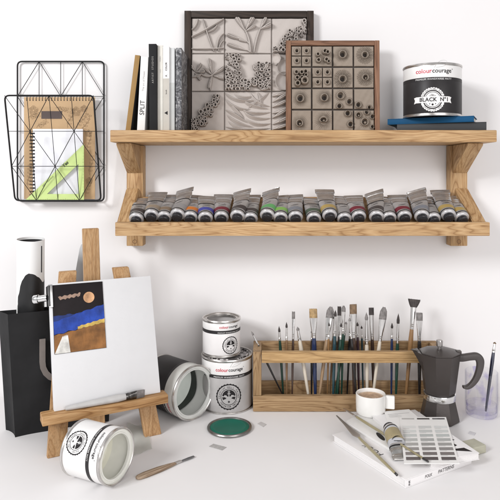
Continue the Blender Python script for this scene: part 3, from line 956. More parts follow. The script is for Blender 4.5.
def panel(name, label, pxl, pxr, topy, d, fw, depth, mxx, mzz, cols, rows, tilem, base_h, res, fns, gap, bottom_w, rk=1.0):
    x0, x1 = XA(pxl, d), XA(pxr, d); w = x1 - x0; h = ZA(topy, d) - STOP
    t = thing(name, label, 'framed relief', ((x0 + x1) / 2, d - CAMD, STOP + .0005), (R(-1.2), 0, 0))
    for a, c in ((-w / 2, -w / 2 + fw), (w / 2 - fw, w / 2)):
        B().box(a, c, 0, depth, 0, h, .0012).build('frame_side', mzz, t)
    B().box(-w / 2 + fw + .0003, w / 2 - fw - .0003, .0004, depth, h - fw, h - .0003, .001).build('frame_top', mxx, t)
    B().box(-w / 2 + fw + .0003, w / 2 - fw - .0003, .0004, depth, 0.0003, bottom_w, .001).build('frame_bottom', mxx, t)
    B().box(-w / 2 + fw + .0005, w / 2 - fw - .0005, depth * .55, depth * .9, bottom_w + .0003, h - fw - .0003).build('backing', mat('dark_backing', (.05, .04, .035), .8), t)
    ix0, ix1, iz0, iz1 = -w / 2 + fw, w / 2 - fw, bottom_w, h - fw
    cs = np.cumsum([0] + cols) / sum(cols); rs = np.cumsum([0] + rows) / sum(rows)
    for j in range(len(rows)):
        for i in range(len(cols)):
            a, c = ix0 + (ix1 - ix0) * cs[i], ix0 + (ix1 - ix0) * cs[i + 1]
            zt, zb = iz1 - (iz1 - iz0) * rs[j], iz1 - (iz1 - iz0) * rs[j + 1]
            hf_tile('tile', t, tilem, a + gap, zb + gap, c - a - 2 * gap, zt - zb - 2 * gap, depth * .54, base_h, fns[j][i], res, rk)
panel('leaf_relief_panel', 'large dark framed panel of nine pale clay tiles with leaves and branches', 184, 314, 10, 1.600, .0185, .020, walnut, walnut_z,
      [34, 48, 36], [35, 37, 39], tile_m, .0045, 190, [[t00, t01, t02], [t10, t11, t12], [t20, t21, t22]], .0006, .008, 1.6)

def s_four(dark):
    def f(U, V):
        o = np.zeros_like(U)
        for x in (.27, .76):
            for y in (.27, .76):
                d = np.hypot(U - x, V - y)
                o = o + .006 * np.exp(-((d - .10) / .045) ** 2) - .008 * np.exp(-(d / .075) ** 2)
        o = o - .008 * np.exp(-((U - .515) / .018) ** 2) - .008 * np.exp(-((V - .515) / .018) ** 2)
        return o
    return f
def s_pots(pts):
    return lambda U, V: cups(U, V, pts, .013, .6)
def s_sun(x, y, r, R1, n=36, dots=False, eye=False):
    def f(U, V):
        VV = y + (V - y) * (1.5 if eye else 1)
        o = dish(U, VV, x, y, r, .0055) + rays(U, V, x, y, r * 1.05, R1, n, .0026)
        if dots:
            d = np.hypot(U - x, V - y); a = np.arctan2(V - y, U - x)
            o = o + .0028 * np.clip(np.cos(a * 22) * np.cos((d - r) * 85) - .2, 0, 1) * (d > r * 1.1) * (d < R1)
        return o
    return f
def s_multi(pts):
    def f(U, V):
        o = np.zeros_like(U)
        for (x, y, r) in pts: o = o + dish(U, V, x, y, r, .005) + rays(U, V, x, y, r * 1.1, r * 1.75, 20, .0022)
        return o
    return f
fn2 = [[s_four(1), s_pots([(.62, .70, .13), (.75, .66, .11), (.3, .28, .12), (.7, .30, .12), (.26, .55, .1), (.8, .2, .09)]), s_sun(.47, .58, .19, .44), s_sun(.54, .56, .17, .44, 30, True)],
       [s_pots([(.24, .74, .12), (.5, .72, .11), (.7, .76, .12), (.28, .46, .12), (.52, .48, .1), (.66, .32, .19), (.30, .18, .14), (.72, .6, .1)]), s_four(0), s_sun(.47, .42, .19, .48, 30, True), s_sun(.56, .5, .16, .42, 26, True)],
       [s_sun(.44, .52, .19, .46), s_sun(.6, .56, .19, .48), s_multi([(.36, .66, .19), (.8, .36, .15), (.3, .14, .14)]), s_multi([(.2, .2, .15), (.75, .08, .1)])],
       [s_sun(.4, .36, .17, .46), s_sun(.55, .52, .2, .5, 30, False, True), s_multi([(.72, .84, .15), (.86, .3, .15)]), s_multi([(.2, .76, .14), (.62, .9, .13), (.9, .68, .12), (.52, .42, .19), (.9, .18, .1)])]]
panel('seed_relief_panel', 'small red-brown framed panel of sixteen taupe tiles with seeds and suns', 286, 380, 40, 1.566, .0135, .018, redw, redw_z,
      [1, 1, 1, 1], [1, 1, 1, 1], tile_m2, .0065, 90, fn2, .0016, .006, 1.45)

# ---------------------------------------------------------------- paint cans
PREM = 'PREMIUM WANDFARBE MATT'
def paint_can(name, label, rad, h, upper, lower, badge='anchor', badge_a=0.0, logo_a=0.0, top='open', loc=(0, 0, 0), rot=None, inside=None, residue=None, group=None, lid_m=None, red_m=None, ls=.88):
    red_m = red_m or red_ink
    t = thing(name, label, 'paint can', loc, rot, group)
    lip = .0022
    # tin wall, open inside
    wallp = [(.0005, .003), (rad - .004, .003), (rad - .003, .0), (rad + .0012, .0004), (rad + .0018, .002), (rad + .0012, .004), (rad, .0045),
             (rad, h - .006), (rad + .0012, h - .0055), (rad + .0022, h - .003), (rad + .0014, h - .0004), (rad - .001, h), (rad - .0022, h - .001)]
    inner = [(rad - .0022, h - .001), (rad - .0025, h - .005), (rad - .0075, h - .0055), (rad - .0085, h - .003), (rad - .0105, h - .003), (rad - .0108, h - .008)]
    B().lathe(wallp, 72).build('tin_wall', tin, t)
    B().lathe(inner, 72).build('rim', tin if not residue else inside, t)
    zl0, zl1 = .007, h - .0075
    zb = h * .69                                    # dark band with the small print
    up_ = B().lathe([(rad + .0003, zb + .0045), (rad + .0005, zb + .005), (rad + .0005, zl1 - .0004), (rad + .0003, zl1)], 72).build('upper_label', upper, t)
    lo_ = B().lathe([(rad + .0003, zl0), (rad + .0005, zl0 + .0005), (rad + .0005, zb - .0045), (rad + .0003, zb - .004)], 72).build('lower_label', lower, t)
    db_ = B().lathe([(rad + .0003, zb - .0040), (rad + .0006, zb - .0038), (rad + .0006, zb + .0042), (rad + .0003, zb + .0044)], 72).build('dark_band', black_label, t)
    k = rad / .0734
    r1 = rad + .0009
    f = Flat().text(PREM, 0, zb - .0021, .0062 * k, space=1.15)
    f.build('band_lettering', white_ink, db_, on_cyl(r1, 0, logo_a))
    # word mark: red and dark halves under a swoosh
    s1 = .0155 * k * ls
    w1 = text2d('colour', s1, bold=.0002 * k)[2]; w2 = text2d('courage', s1, bold=.0002 * k)[2]
    zt = zb + .0155 * k
    x0 = -(w1 + w2) / 2
    Flat().text('colour', x0, zt, s1, center=False, bold=.0002 * k).build('red_lettering', red_m, up_, on_cyl(r1, 0, logo_a))
    f = Flat().text('courage', x0 + w1 + .0006, zt, s1, center=False, bold=.0002 * k)
    f.ring(x0 + w1 + w2 + .0035 * k, zt + .009 * k, .0008 * k, .0014 * k, 12)
    f.build('dark_lettering', ink, up_, on_cyl(r1, 0, logo_a))
    f = Flat()
    sw = bez((.002 * k, zt + .012 * k), (.012 * k, zt + .034 * k), (.031 * k, zt + .030 * k), 14)
    f.stroke(sw, [.0005 * k + .0004 * k * math.sin(PI * i / 14) for i in range(15)])
    f.stroke(bez((.006 * k, zt + .0135 * k), (.02 * k, zt + .0125 * k), (.034 * k, zt + .021 * k), 12), .0006 * k)
    f.stroke(bez((.031 * k, zt + .030 * k), (.036 * k, zt + .026 * k), (.034 * k, zt + .021 * k), 8), .0005 * k)
    f.stroke(bez((.010 * k, zt + .017 * k), (.02 * k, zt + .024 * k), (.029 * k, zt + .020 * k), 10), .0004 * k)
    f.build('swoosh', grey_ink if red_m is red_ink else ink, up_, on_cyl(r1, 0, logo_a))
    # badge
    on = on_cyl(r1, 0, badge_a); on2 = on_cyl(r1 + .0003, 0, badge_a); on3 = on_cyl(r1 + .0006, 0, badge_a)
    if badge == 'black':
        zc = .033 + .0075; q = .030
        f = Flat().ring(0, zc, q * .80, q, 96, .0010, 30); f.disc(0, zc, q * .60, 5, 48); f.ring(0, zc, q * .645, q * .70, 64)
        f.build('badge', white_ink, lo_, on)
        f = Flat().arc_text('PREMIUM QUALITY WALL PAINT MATT', 0, zc, q * .83, .0048, PI / 2, PI * 1.0)
        f.arc_text('COLOURS FOR HOME', 0, zc, q * .93, .0048, -PI / 2, PI * .62, True)
        f.text('No.', 0, zc + q * .34, .006); f.disc(0, zc - q * .42, .0026, 1, 12)
        for i in (-1, 1): f.disc(i * .007, zc - q * .36, .0013, 1, 10)
        f.text('INTERIOR', 0, zc + q * .27, .0035)
        f.build('badge_print', ink, lo_, on2)
        f = Flat().rect(-.042, zc - .0075, .042, zc + .0075, 24, 1)
        for sg in (-1, 1):
            f.add([(sg * .042, zc - .0075), (sg * .0485, zc - .0095), (sg * .0455, zc - .001), (sg * .0485, zc + .0055), (sg * .042, zc + .0075)], [(0, 1, 2, 3, 4)])
        f.build('ribbon', white_ink, lo_, on2)
        Flat().text('BLACK', -.011, zc - .0045, .0135, bold=.0004, space=1.05).text('N\u00B01', .028, zc - .0045, .0135, bold=.0004).build('badge_lettering', black_label, lo_, on3)
    elif badge:
        zc = zb * .48; q = zb * .345
        f = Flat().ring(0, zc, q * .90, q, 96, q * .028, 26)
        f.ring(0, zc, q * .60, q * .64, 64)
        f.arc_text('PREMIUM WALL PAINT', 0, zc, q * .69, q * .19, PI / 2, PI * 1.15)
        f.arc_text('INTERIOR MATT', 0, zc, q * .83, q * .19, -PI / 2, PI * .68, True)
        # half disc with an anchor cut in pale, star below
        f.ring(0, zc + q * .02, 1e-5, q * .52, 32, 0, 1, .08, PI - .08)
        f.poly([(-q * .52, zc - q * .02), (-q * .46, zc - q * .24), (-q * .2, zc - q * .13), (-q * .16, zc - q * .02)])
        f.poly([(q * .52, zc - q * .02), (q * .46, zc - q * .24), (q * .2, zc - q * .13), (q * .16, zc - q * .02)])
        f.poly([(q * .11 * math.cos(PI / 2 + i * PI / 5) * (1 if i % 2 == 0 else .45), zc - q * .38 + q * .11 * math.sin(PI / 2 + i * PI / 5) * (1 if i % 2 == 0 else .45)) for i in range(10)])
        f.build('badge', ink, lo_, on)
        f = Flat().ring(0, zc + q * .40, q * .045, q * .085, 20); f.rect(-q * .03, zc - q * .16, q * .03, zc + q * .33)
        f.rect(-q * .13, zc + q * .22, q * .13, zc + q * .27)
        f.ring(0, zc + q * .16, q * .27, q * .33, 20, 0, 1, PI * 1.12, PI * 1.88)
        f.build('badge_anchor', lower, lo_, on2)
    if top == 'lid':
        lm = lid_m or tin
        B().lathe([(.0004, h - .0045), (rad - .020, h - .0045), (rad - .018, h - .0035), (rad - .013, h - .0035), (rad - .0118, h + .0004), (rad - .0088, h + .0004), (rad - .0082, h - .003)], 72).build('lid', lm, t)
    elif top == 'open':
        m_in = inside
        B().lathe([(.0004, .0045), (rad - .012, .0045), (rad - .0035, .012), (rad - .0026, h - .008)], 72).build('inside', m_in, t)
        if residue:
            residue(t, rad, h)
    return t

# standing on the shelf, on two books laid crosswise
def flat_book(name, label, c, ang, w, l, z0, th, cover, edge=None, cat='book', group=None):
    t = thing(name, label, cat, (c[0], c[1], z0), (0, 0, ang), group)
    k = .0018
    g = B().box(-w / 2, w / 2, -l / 2, l / 2, 0, k, .0005); g.box(-w / 2, w / 2, -l / 2, l / 2, th - k, th, .0005)
    g.build('cover', cover, t)
    B().box(-w / 2, w / 2, -l / 2, -l / 2 + k, k + .0001, th - k - .0001, .0003).build('spine', cover, t)
    B().box(-w / 2 + .003, w / 2 - .003, -l / 2 + k + .0002, l / 2 - .003, k + .0001, th - k - .0001).build('pages', edge or page_edge, t)
    return t
a1 = P(486.5, 125, 1.458); a2 = P(392, 125, 1.575)
yaw = math.atan2(a1.y - a2.y, a1.x - a2.x)
nx = Vector((-math.sin(yaw), math.cos(yaw)))
def pair(pr, pl, dr, dl, wide):
    r_, l_ = Vector((XA(pr, dr), dr - CAMD)), Vector((XA(pl, dl), dl - CAMD))
    a = math.atan2(r_.y - l_.y, r_.x - l_.x); n = Vector((-math.sin(a), math.cos(a)))
    return (r_ + l_) / 2 + n * wide / 2, a, (r_ - l_).length
c_, a_, w_ = pair(486.5, 397, 1.456, 1.532, .10)
flat_book('black_book', 'black hardback lying under the blue book on the shelf', c_, a_, w_, .10, STOP + .0005, .0205, mat('black_hardback', (.022, .023, .025), .55, bump=.1), mat('dark_pages', (.03, .03, .032), .8))
c_, a_, w_ = pair(474, 387.5, 1.456, 1.545, .10)
flat_book('blue_book', 'deep blue hardback lying under the black paint can', c_, a_, w_, .10, STOP + .0213, .0150, mat('blue_hardback', (.004, .07, .17), .6, bump=.08, spec=.2), page_edge)
zc_ = STOP + .0366
paint_can('paint_can', 'black and white paint can reading BLACK on the shelf', 28 / F * 1.53, ZA(67.5, 1.53) - zc_, white_paint, black_label, 'black', -.27, -.24, 'lid', (XA(432.2, 1.53), 1.53 - CAMD, zc_), ls=1.0)

# stacked pair
def lid_splash():
    m, nt, bs = new_mat('painted_lid'); L = nt.links
    tc = nt.nodes.new('ShaderNodeTexCoord'); mp = nt.nodes.new('ShaderNodeMapping'); mp.inputs['Scale'].default_value = (28, 55, 20)
    L.new(tc.outputs['Object'], mp.inputs['Vector'])
    n = nt.nodes.new('ShaderNodeTexNoise'); n.inputs['Scale'].default_value = 1; n.inputs['Detail'].default_value = 3; n.inputs['Distortion'].default_value = 2
    L.new(mp.outputs[0], n.inputs['Vector'])
    r = ramp(nt, [(.44, (.05, .045, .045)), (.50, (.10, .09, .09)), (.53, (.60, .58, .58)), (.7, (.7, .68, .68))]); L.new(n.outputs['Fac'], r.inputs['Fac'])
    L.new(r.outputs['Color'], bs.inputs['Base Color']); bs.inputs['Roughness'].default_value = .35; bs.inputs['Metallic'].default_value = .3
    return m
SX, SY = XA(227, 1.533), 1.533 - CAMD
hs = ZA(352.5, 1.533)
paint_can('paint_can', 'large grey and white paint can standing below a smaller white one', 25 / F * 1.533, hs, white_paint, grey_label, 'anchor', .08, .10, 'lid', (SX, SY, 0), (0, 0, R(3)), lid_m=lid_splash())
cream_in = mat('can_cream', (.62, .60, .54), .4)
paint_can('paint_can', 'small white open paint can stacked on the larger grey one', 18.6 / F * 1.53, ZA(316.5, 1.53) - hs - .001, white_paint, mat('white_label_b', (.76, .74, .735), .35, var=.03), 'anchor', .50, .42, 'open',
          (XA(221.5, 1.53), 1.53 - CAMD, hs + .0008), (0, 0, R(4)), inside=mat('can_greyish', (.5, .48, .47), .4))

def lying(far, axis, rad, alpha):
    a = Vector(axis).normalized(); side = Vector((a.y, -a.x, 0))
    if side.y > 0: side = -side
    f = side * math.cos(alpha) + Vector((0, 0, 1)) * math.sin(alpha)   # where the badge points
    return frame_from(a, (-f).cross(a))
def rot_badge(a, f):
    a = Vector(a).normalized(); f = Vector(f); f = (f - a * f.dot(a)).normalized()
    y = -f; x = y.cross(a)
    return Matrix((x, y, a)).transposed()
# front white can on its side
rf = .0520
oc = T(117.5, 457.5, rf); fc = T(79, 447.5, rf)
ax = (oc - fc); ax.z = 0
lf = ax.length
axn = ax.normalized(); side = Vector((axn.y, -axn.x, 0)); side = side if side.y < 0 else -side
pale_in = mat('can_pale_inside', (.80, .80, .75), .35, var=.05)
def cream_pool(t, rad, h):
    """paint left on the base: a pale disc, slightly domed"""
    B().lathe([(.0004, h * .30), (rad * .7, h * .31), (rad - .006, h * .36), (rad - .0032, h * .46)], 60).build('paint', mat('cream_paint', (.84, .83, .72), .3, var=.05), t)
paint_can('paint_can', 'white open paint can lying on its side in front of the easel', rf, lf, white_paint, mat('white_label_c', (.79, .785, .775), .32, var=.02), 'anchor', 0, -.1, 'open',
          (fc.x, fc.y, rf + .0018), rot_badge(axn, side * math.cos(R(38)) + Vector((0, 0, 1)) * math.sin(R(38))), inside=pale_in, residue=cream_pool, red_m=ink, ls=.8)
# black can on its side
rb = .0650
ob = T(194.5, 393.5, rb)
axb = Vector((.743, -.669, 0)).normalized(); lb = .135
fb = ob - axb * lb
side = Vector((axb.y, -axb.x, 0)); side = side if side.y < 0 else -side
mint_in = mat('can_mint_inside', (.42, .46, .42), .35, var=.06)
def black_smear(t, rad, h):
    m = mat('black_paint', (.045, .052, .046), .5, var=.2, spec=.15)
    vs = []; fs = []; n = 72; rr = rad - .0047
    for i in range(n):
        a = 2 * PI * i / n
        for k, z in enumerate((h * .36, h * .46, h * (.555 + .018 * math.sin(2 * a + 1) + .010 * math.sin(5 * a)))):
            vs.append((rr * math.cos(a), rr * math.sin(a), z))
    for i in range(n):
        i2 = (i + 1) % n
        for j in range(2): fs.append((i * 3 + j, i2 * 3 + j, i2 * 3 + 1 + j, i * 3 + 1 + j))
    B().add(vs, fs).build('paint_smear', m, t)
    B().lathe([(.0004, h * .34), (rad * .7, h * .35), (rad - .0034, h * .40)], 60).build('paint', mat('mint_paint', (.72, .77, .72), .28, var=.05), t)
paint_can('paint_can', 'black open paint can with pale inside lying on its side behind the easel', rb, lb, mat('pale_rim_label', (.60, .60, .57), .35), black_label, 'anchor', 0, 0, 'open',
          (fb.x, fb.y, rb + .0018), rot_badge(axb, side * math.cos(R(-40)) + Vector((0, 0, 1)) * math.sin(R(-40))), inside=mat('can_pale_rim', (.70, .705, .68), .35), residue=black_smear)

# green lid
lc = T(229.5, 427.5, .003)
t = thing('can_lid', 'round green paint can lid lying on the table', 'lid', (lc.x, lc.y, .0004))
rl = 22.5 / F * (lc.y + CAMD)
B().lathe([(.0004, .0), (rl - .004, .0), (rl - .001, .0012), (rl, .004), (rl - .0012, .0062), (rl - .005, .0066), (rl - .0068, .0052), (rl - .0072, .0045)], 80).build('rim', dark_tin, t)
B().lathe([(.0004, .0052), (rl - .019, .0050), (rl - .0165, .0058), (rl - .0135, .0060), (rl - .0115, .0055), (rl - .0100, .0048), (rl - .0074, .0049)], 80).build('painted_face', mat('green_paint', (.004, .125, .082), .4, var=.10, vscale=25, spec=.3, bump=.1, bscale=60), t)

# ---------------------------------------------------------------- easel with canvas
EO = Vector((-.3446, -.301, 0)); ERZ = R(28)
ez = Matrix.Translation(EO) @ Matrix.Rotation(ERZ, 4, 'Z')
# local: x along the easel, y to the back, z up.  CX refit shifts are already in EO
slope = .113 / .375
def easel():
    t = thing('easel', 'small oak table easel holding a blank canvas', 'easel', EO, (0, 0, ERZ))
    w = .0195; th = .014
    def leg(x0, y0, z0, x1, y1, z1, hw):
        g = B()
        bm = bmesh.new()
        c = []
        for (x, y, z) in ((x0, y0, z0), (x1, y1, z1)):
            c += [bm.verts.new((x - hw, y, z)), bm.verts.new((x + hw, y, z)), bm.verts.new((x + hw, y + th, z)), bm.verts.new((x - hw, y + th, z))]
        for f in ((0, 1, 2, 3), (7, 6, 5, 4), (0, 4, 5, 1), (1, 5, 6, 2), (2, 6, 7, 3), (3, 7, 4, 0)): bm.faces.new([c[i] for i in f])
        bmesh.ops.recalc_face_normals(bm, faces=list(bm.faces))
        bmesh.ops.bevel(bm, geom=list(bm.edges), offset=.0012, segments=2, affect='EDGES')
        g.add_bm(bm).build('leg', easelwood('z'), t)
    leg(-.1065, 0, 0, -.0640, .113, .377, w)
    leg(.1065, 0, 0, .0600, .113, .377, w)
    leg(.0045, .122, 0, .000, .170, .470, .0195)
    # ledge with a wavy grained board
    B().box(-.138, .137, -.016, .021, .076, .0955, .0025).build('ledge', wood('ledge_oak', 'x', (.30, .15, .055), (.46, .26, .11), (.60, .38, .19), along=4, across=42, rings=6), t)
    B().box(-.062, .062, .088, .100, .262, .290, .0015).build('crossbar', easelwood('x'), t)
    B().box(-.012, .012, .101, .150, .270, .282, .0012).build('hinge_block', easelwood('y'), t)
easel()

ca = math.atan(slope)
CB = Vector((0.007, .004, .0962))              # canvas: front bottom centre in easel coordinates (rear rests on the legs)
CW, CH, CT = .236, .272, .018
cm = ez @ Matrix.Translation(CB) @ Matrix.Rotation(-ca, 4, 'X')
t = thing('canvas', 'blank white stretched canvas standing on the easel ledge', 'canvas', (0, 0, 0)); t.matrix_world = cm
cv = mat('primed_canvas', (.69, .69, .70), .75, var=.012, bump=.12, bscale=700)
B().box(-CW / 2, CW / 2, 0, CT, 0, CH, .0018).build('stretched_cloth', cv, t)
g = B()
for a, c, e, f_ in ((-CW / 2 + .003, -CW / 2 + .03, .003, CH - .003), (CW / 2 - .03, CW / 2 - .003, .003, CH - .003)):
    g.box(a, c, CT + .0002, CT + .0035, e, f_)
g.build('stretcher_bars', easelwood('z'), t)
# small picture: a plain generic still life in the same colours and size
def picture():
    w, h = .113, .151
    t = thing('painted_card', 'dark painted picture card clipped to the upper left of the canvas', 'picture', (0, 0, 0))
    t.matrix_world = cm @ Matrix.Translation(Vector((-CW / 2 + .005 + w / 2, -.0012, CH - .004 - h))) @ Matrix.Rotation(R(.3), 4, 'Y')
    B().box(-w / 2, w / 2, 0, .0010, 0, h, .0002).build('card', mat('picture_dark', (.014, .011, .012), .5, spec=.15, var=.3, vscale=20), t)
    on = lambda k: on_front(-.0003 - .0002 * k, -w / 2, 0)
    rr = random.Random(3)
    def wavy(a, b_, n=22, amp=.0012):
        return [(a[0] + (b_[0] - a[0]) * k / n, a[1] + (b_[1] - a[1]) * k / n + (amp * math.sin(k * 1.3 + a[1] * 300) + rr.uniform(-1, 1) * amp * .5 if 0 < k < n else 0)) for k in range(n + 1)]
    def field(name, m, top_l, top_r, bot_r, bot_l, k, amp=.0014):
        top = wavy(top_l, top_r, 22, amp); bot = wavy(bot_l, bot_r, 22, amp if bot_l[1] > .002 else 0); f = Flat()
        f.add(top + bot, [(q, q + 1, 23 + q + 1, 23 + q) for q in range(22)]); f.build(name, m, t, on(k))
    def paint(n, c): return mat(n, c, .55, var=.45, vscale=38, bump=.5, bscale=120, spec=.3)
    E = .0006
    field('painted_field', paint('pic_brown', (.24, .105, .03)), (E, .040), (w - E, .058), (w - E, E), (E, E), 0)
    field('painted_path', paint('pic_white', (.70, .68, .64)), (.018, .036), (.030, .038), (.034, E), (E, E), 1)
    field('painted_ridge', paint('pic_blue', (.014, .05, .31)), (E, .070), (w - E, .098), (w - E, .059), (E, .041), 1)
    field('painted_ridge', paint('pic_dusk', (.012, .03, .15)), (E, .082), (w - E, .086), (w - E, .080), (E, .068), .5)
    field('painted_streak', paint('pic_yellow', (.52, .36, .09)), (.052, .0545), (w - E, .066), (w - E, .057), (.052, .0485), 2, .0008)
    f = Flat(); f.disc(.080, .117, .0125, 3, 30); f.build('painted_sun', paint('pic_peach', (.64, .36, .19)), t, on(1))
    field('painted_cloud', paint('pic_cloud', (.30, .20, .15)), (.012, .124), (.062, .129), (.060, .122), (.016, .117), 1, .0012)
picture()
def clip():
    t = thing('metal_clip', 'silver clip with a round barrel gripping the canvas edge', 'clip', (0, 0, 0))
    t.matrix_world = cm @ Matrix.Translation(Vector((-CW / 2, 0, CH - .052)))
    B().box(-.0025, .0065, -.0036, -.0026, .0, .050, .0003).build('jaw', mat('steel_clip', (.50, .50, .50), .28, 1.0), t)
    B().box(-.0028, .0012, -.0046, -.0038, .002, .048, .0003).build('jaw_edge', mat('dark_steel', (.06, .06, .06), .35, .8), t)
    B().box(-.0040, -.0030, -.0036, CT + .004, .002, .048, .0003).build('spring_back', mat('dark_steel', (.06, .06, .06), .35, .8), t)
    mxx = Matrix.Translation(Vector((-.0042, .004, .022))) @ Matrix.Rotation(R(-90), 4, 'Y') @ Matrix.Rotation(R(-30), 4, 'X') @ Matrix.Scale(1.2, 4)
    B().lathe([(.0004, 0), (.0065, 0), (.0065, .016), (.0085, .017), (.0088, .024), (.0075, .026), (.0045, .0262), (.004, .0245), (.0004, .0243)], 28, mxx).build('barrel', chrome, t)
clip()

def section_flat(w, th, z, n=20): return super_ring(w, th, z, n, 0, 0, 3)
# flat brush lying on the ledge
def round_ring(r, z, n=16): return [(r * math.cos(2 * PI * k / n), r * math.sin(2 * PI * k / n), z) for k in range(n)]
def brush(name, label, base, tip, kind, hr, handle, bristle, ferr=.20, hair=.09, wide=None, xh=(1, 0, 0), group=None, hair_w=None, cat='paintbrush', ferrule=None, endcap=None):
    base, tip = Vector(base), Vector(tip)
    hr *= 1.1
    wide = wide * 1.1 if wide else None
    L_ = (tip - base).length
    t = thing(name, label, cat, base, frame_from(tip - base, xh), group)
    zf = L_ * (1 - ferr - hair); zh = L_ * (1 - hair)
    prof = [(.0008, 0), (hr * .5, L_ * .004), (hr * .62, L_ * .06), (hr * .80, zf * .35), (hr, zf * .72), (hr * 1.06, zf * .85), (hr * .92, zf * .95), (hr * .80, zf)]
    B().lathe(prof, 14, None, True, True).build('handle', handle, t)
    if endcap: B().lathe([(.0006, -.0008), (hr * .58, 0), (hr * .74, L_ * .045), (hr * .74, L_ * .05)], 12).build('handle_end', endcap, t)
    fw = wide or hr * .95
    ft = hr * .95 if kind == 'round' else hr * .62
    rings = []
    for k in range(9):
        u = k / 8
        if kind == 'round': w = hr * .88 * (1 - .28 * u); th_ = w
        else:
            s_ = u * u * (3 - 2 * u)
            w = hr * .88 + (fw - hr * .88) * s_; th_ = hr * .88 + (ft - hr * .88) * s_
        rings.append(super_ring(w, th_, zf - .002 + (zh - zf + .002) * u, 16, 0, 0, 2 + (0 if kind == 'round' else u)))
    g = B().loft(rings)
    w0 = hr * .95
    for u in (.12, .2):
        zz = zf + (zh - zf) * u
        g.lathe([(w0 * .9, zz - .0012), (w0 * 1.06, zz), (w0 * .9, zz + .0012)], 16)
    g.build('ferrule', ferrule or ferrule_m, t)
    # hair as many fine strands over a core
    hw = hair_w or fw
    end = rings[-1]
    w_end = max(p[0] for p in end); t_end = max(p[1] for p in end)
    core = []
    for k in range(7):
        u = k / 6
        if kind == 'round': w = w_end * (1.05 + .45 * math.sin(PI * min(u * 1.15, 1)) * .6) * (1 - u ** 2.2) + .0002; th_ = w
        elif kind == 'filbert': w = (w_end + (hw - w_end) * math.sin(u * PI / 2)) * math.sqrt(max(.02, 1 - (max(0, u - .45) / .58) ** 2)); th_ = t_end * (1 - .75 * u)
        elif kind == 'fan': w = w_end + (hw - w_end) * u ** .8; th_ = t_end * (1 - .6 * u)
        else: w = w_end + (hw - w_end) * math.sin(u * PI / 2); th_ = t_end * (1 - .55 * u)
        core.append(super_ring(w, max(th_, .0004), zh - .001 + (L_ - zh + .001) * u * .97, 16, 0, 0, 2.4 if kind != 'round' else 2))
    g = B().loft(core)
    rr = random.Random(int(L_ * 1e5) + len(label))
    nst = 46 if kind != 'round' else 14
    for _ in range(nst):
        a = rr.uniform(0, 2 * PI)
        pts = []
        for k in (0, 2, 4, 6):
            ring_ = core[k]; u = k / 6
            i = int(a / (2 * PI) * 16) % 16
            q = ring_[i]
            pts.append(Vector((q[0] * 1.02 + rr.uniform(-1, 1) * .0004 * u, q[1] * 1.05 + rr.uniform(-1, 1) * .0004 * u, q[2] + (rr.uniform(-.003, .0018) if k == 6 else 0))))
        g.tube(pts, [.00035, .00035, .0003, .00012], 4)
    g.build('bristles', bristle, t)
    return t
hair_dark = mat('hair_dark', (.045, .036, .034), .6, var=.4, vscale=120)
hair_grey = mat('hair_grey', (.20, .185, .18), .6, var=.35, vscale=120)
hair_tan = mat('hair_tan', (.38, .255, .12), .6, var=.3, vscale=120)
hair_brown = mat('hair_brown', (.20, .13, .075), .6, var=.35, vscale=120)
lac = lambda n, c: mat('lacquer_' + n, c, .25, var=.08, coat=.5)
H_ = {'green': lac('green', (.012, .050, .036)), 'navy': lac('navy', (.014, .028, .085)), 'black': lac('black', (.016, .015, .016)), 'brown': lac('brown', (.19, .11, .055)),
      'dkbrown': lac('dkbrown', (.055, .03, .022)), 'cream': lac('cream', (.62, .56, .47)), 'tan': lac('tan', (.30, .195, .11)), 'orange': lac('orange', (.27, .15, .065)),
      'plum': lac('plum', (.05, .025, .035)), 'olive': lac('olive', (.30, .26, .15)), 'teal': lac('teal', (.02, .06, .075))}
def el(x, y, z): return ez @ Vector((x, y, z))
brush('flat_brush', 'wide flat brush with pale handle lying on the easel ledge', el(-.090, -.004, .1015), el(.084, -.006, .1055), 'flat', .0072, mat('pale_grey_handle', (.50, .49, .48), .5, var=.07, vscale=60), hair_grey, .13, .11, .0085, (0, -.3, 1), ferrule=mat('dark_ferrule', (.12, .115, .11), .25, .9, var=.6, vscale=110))

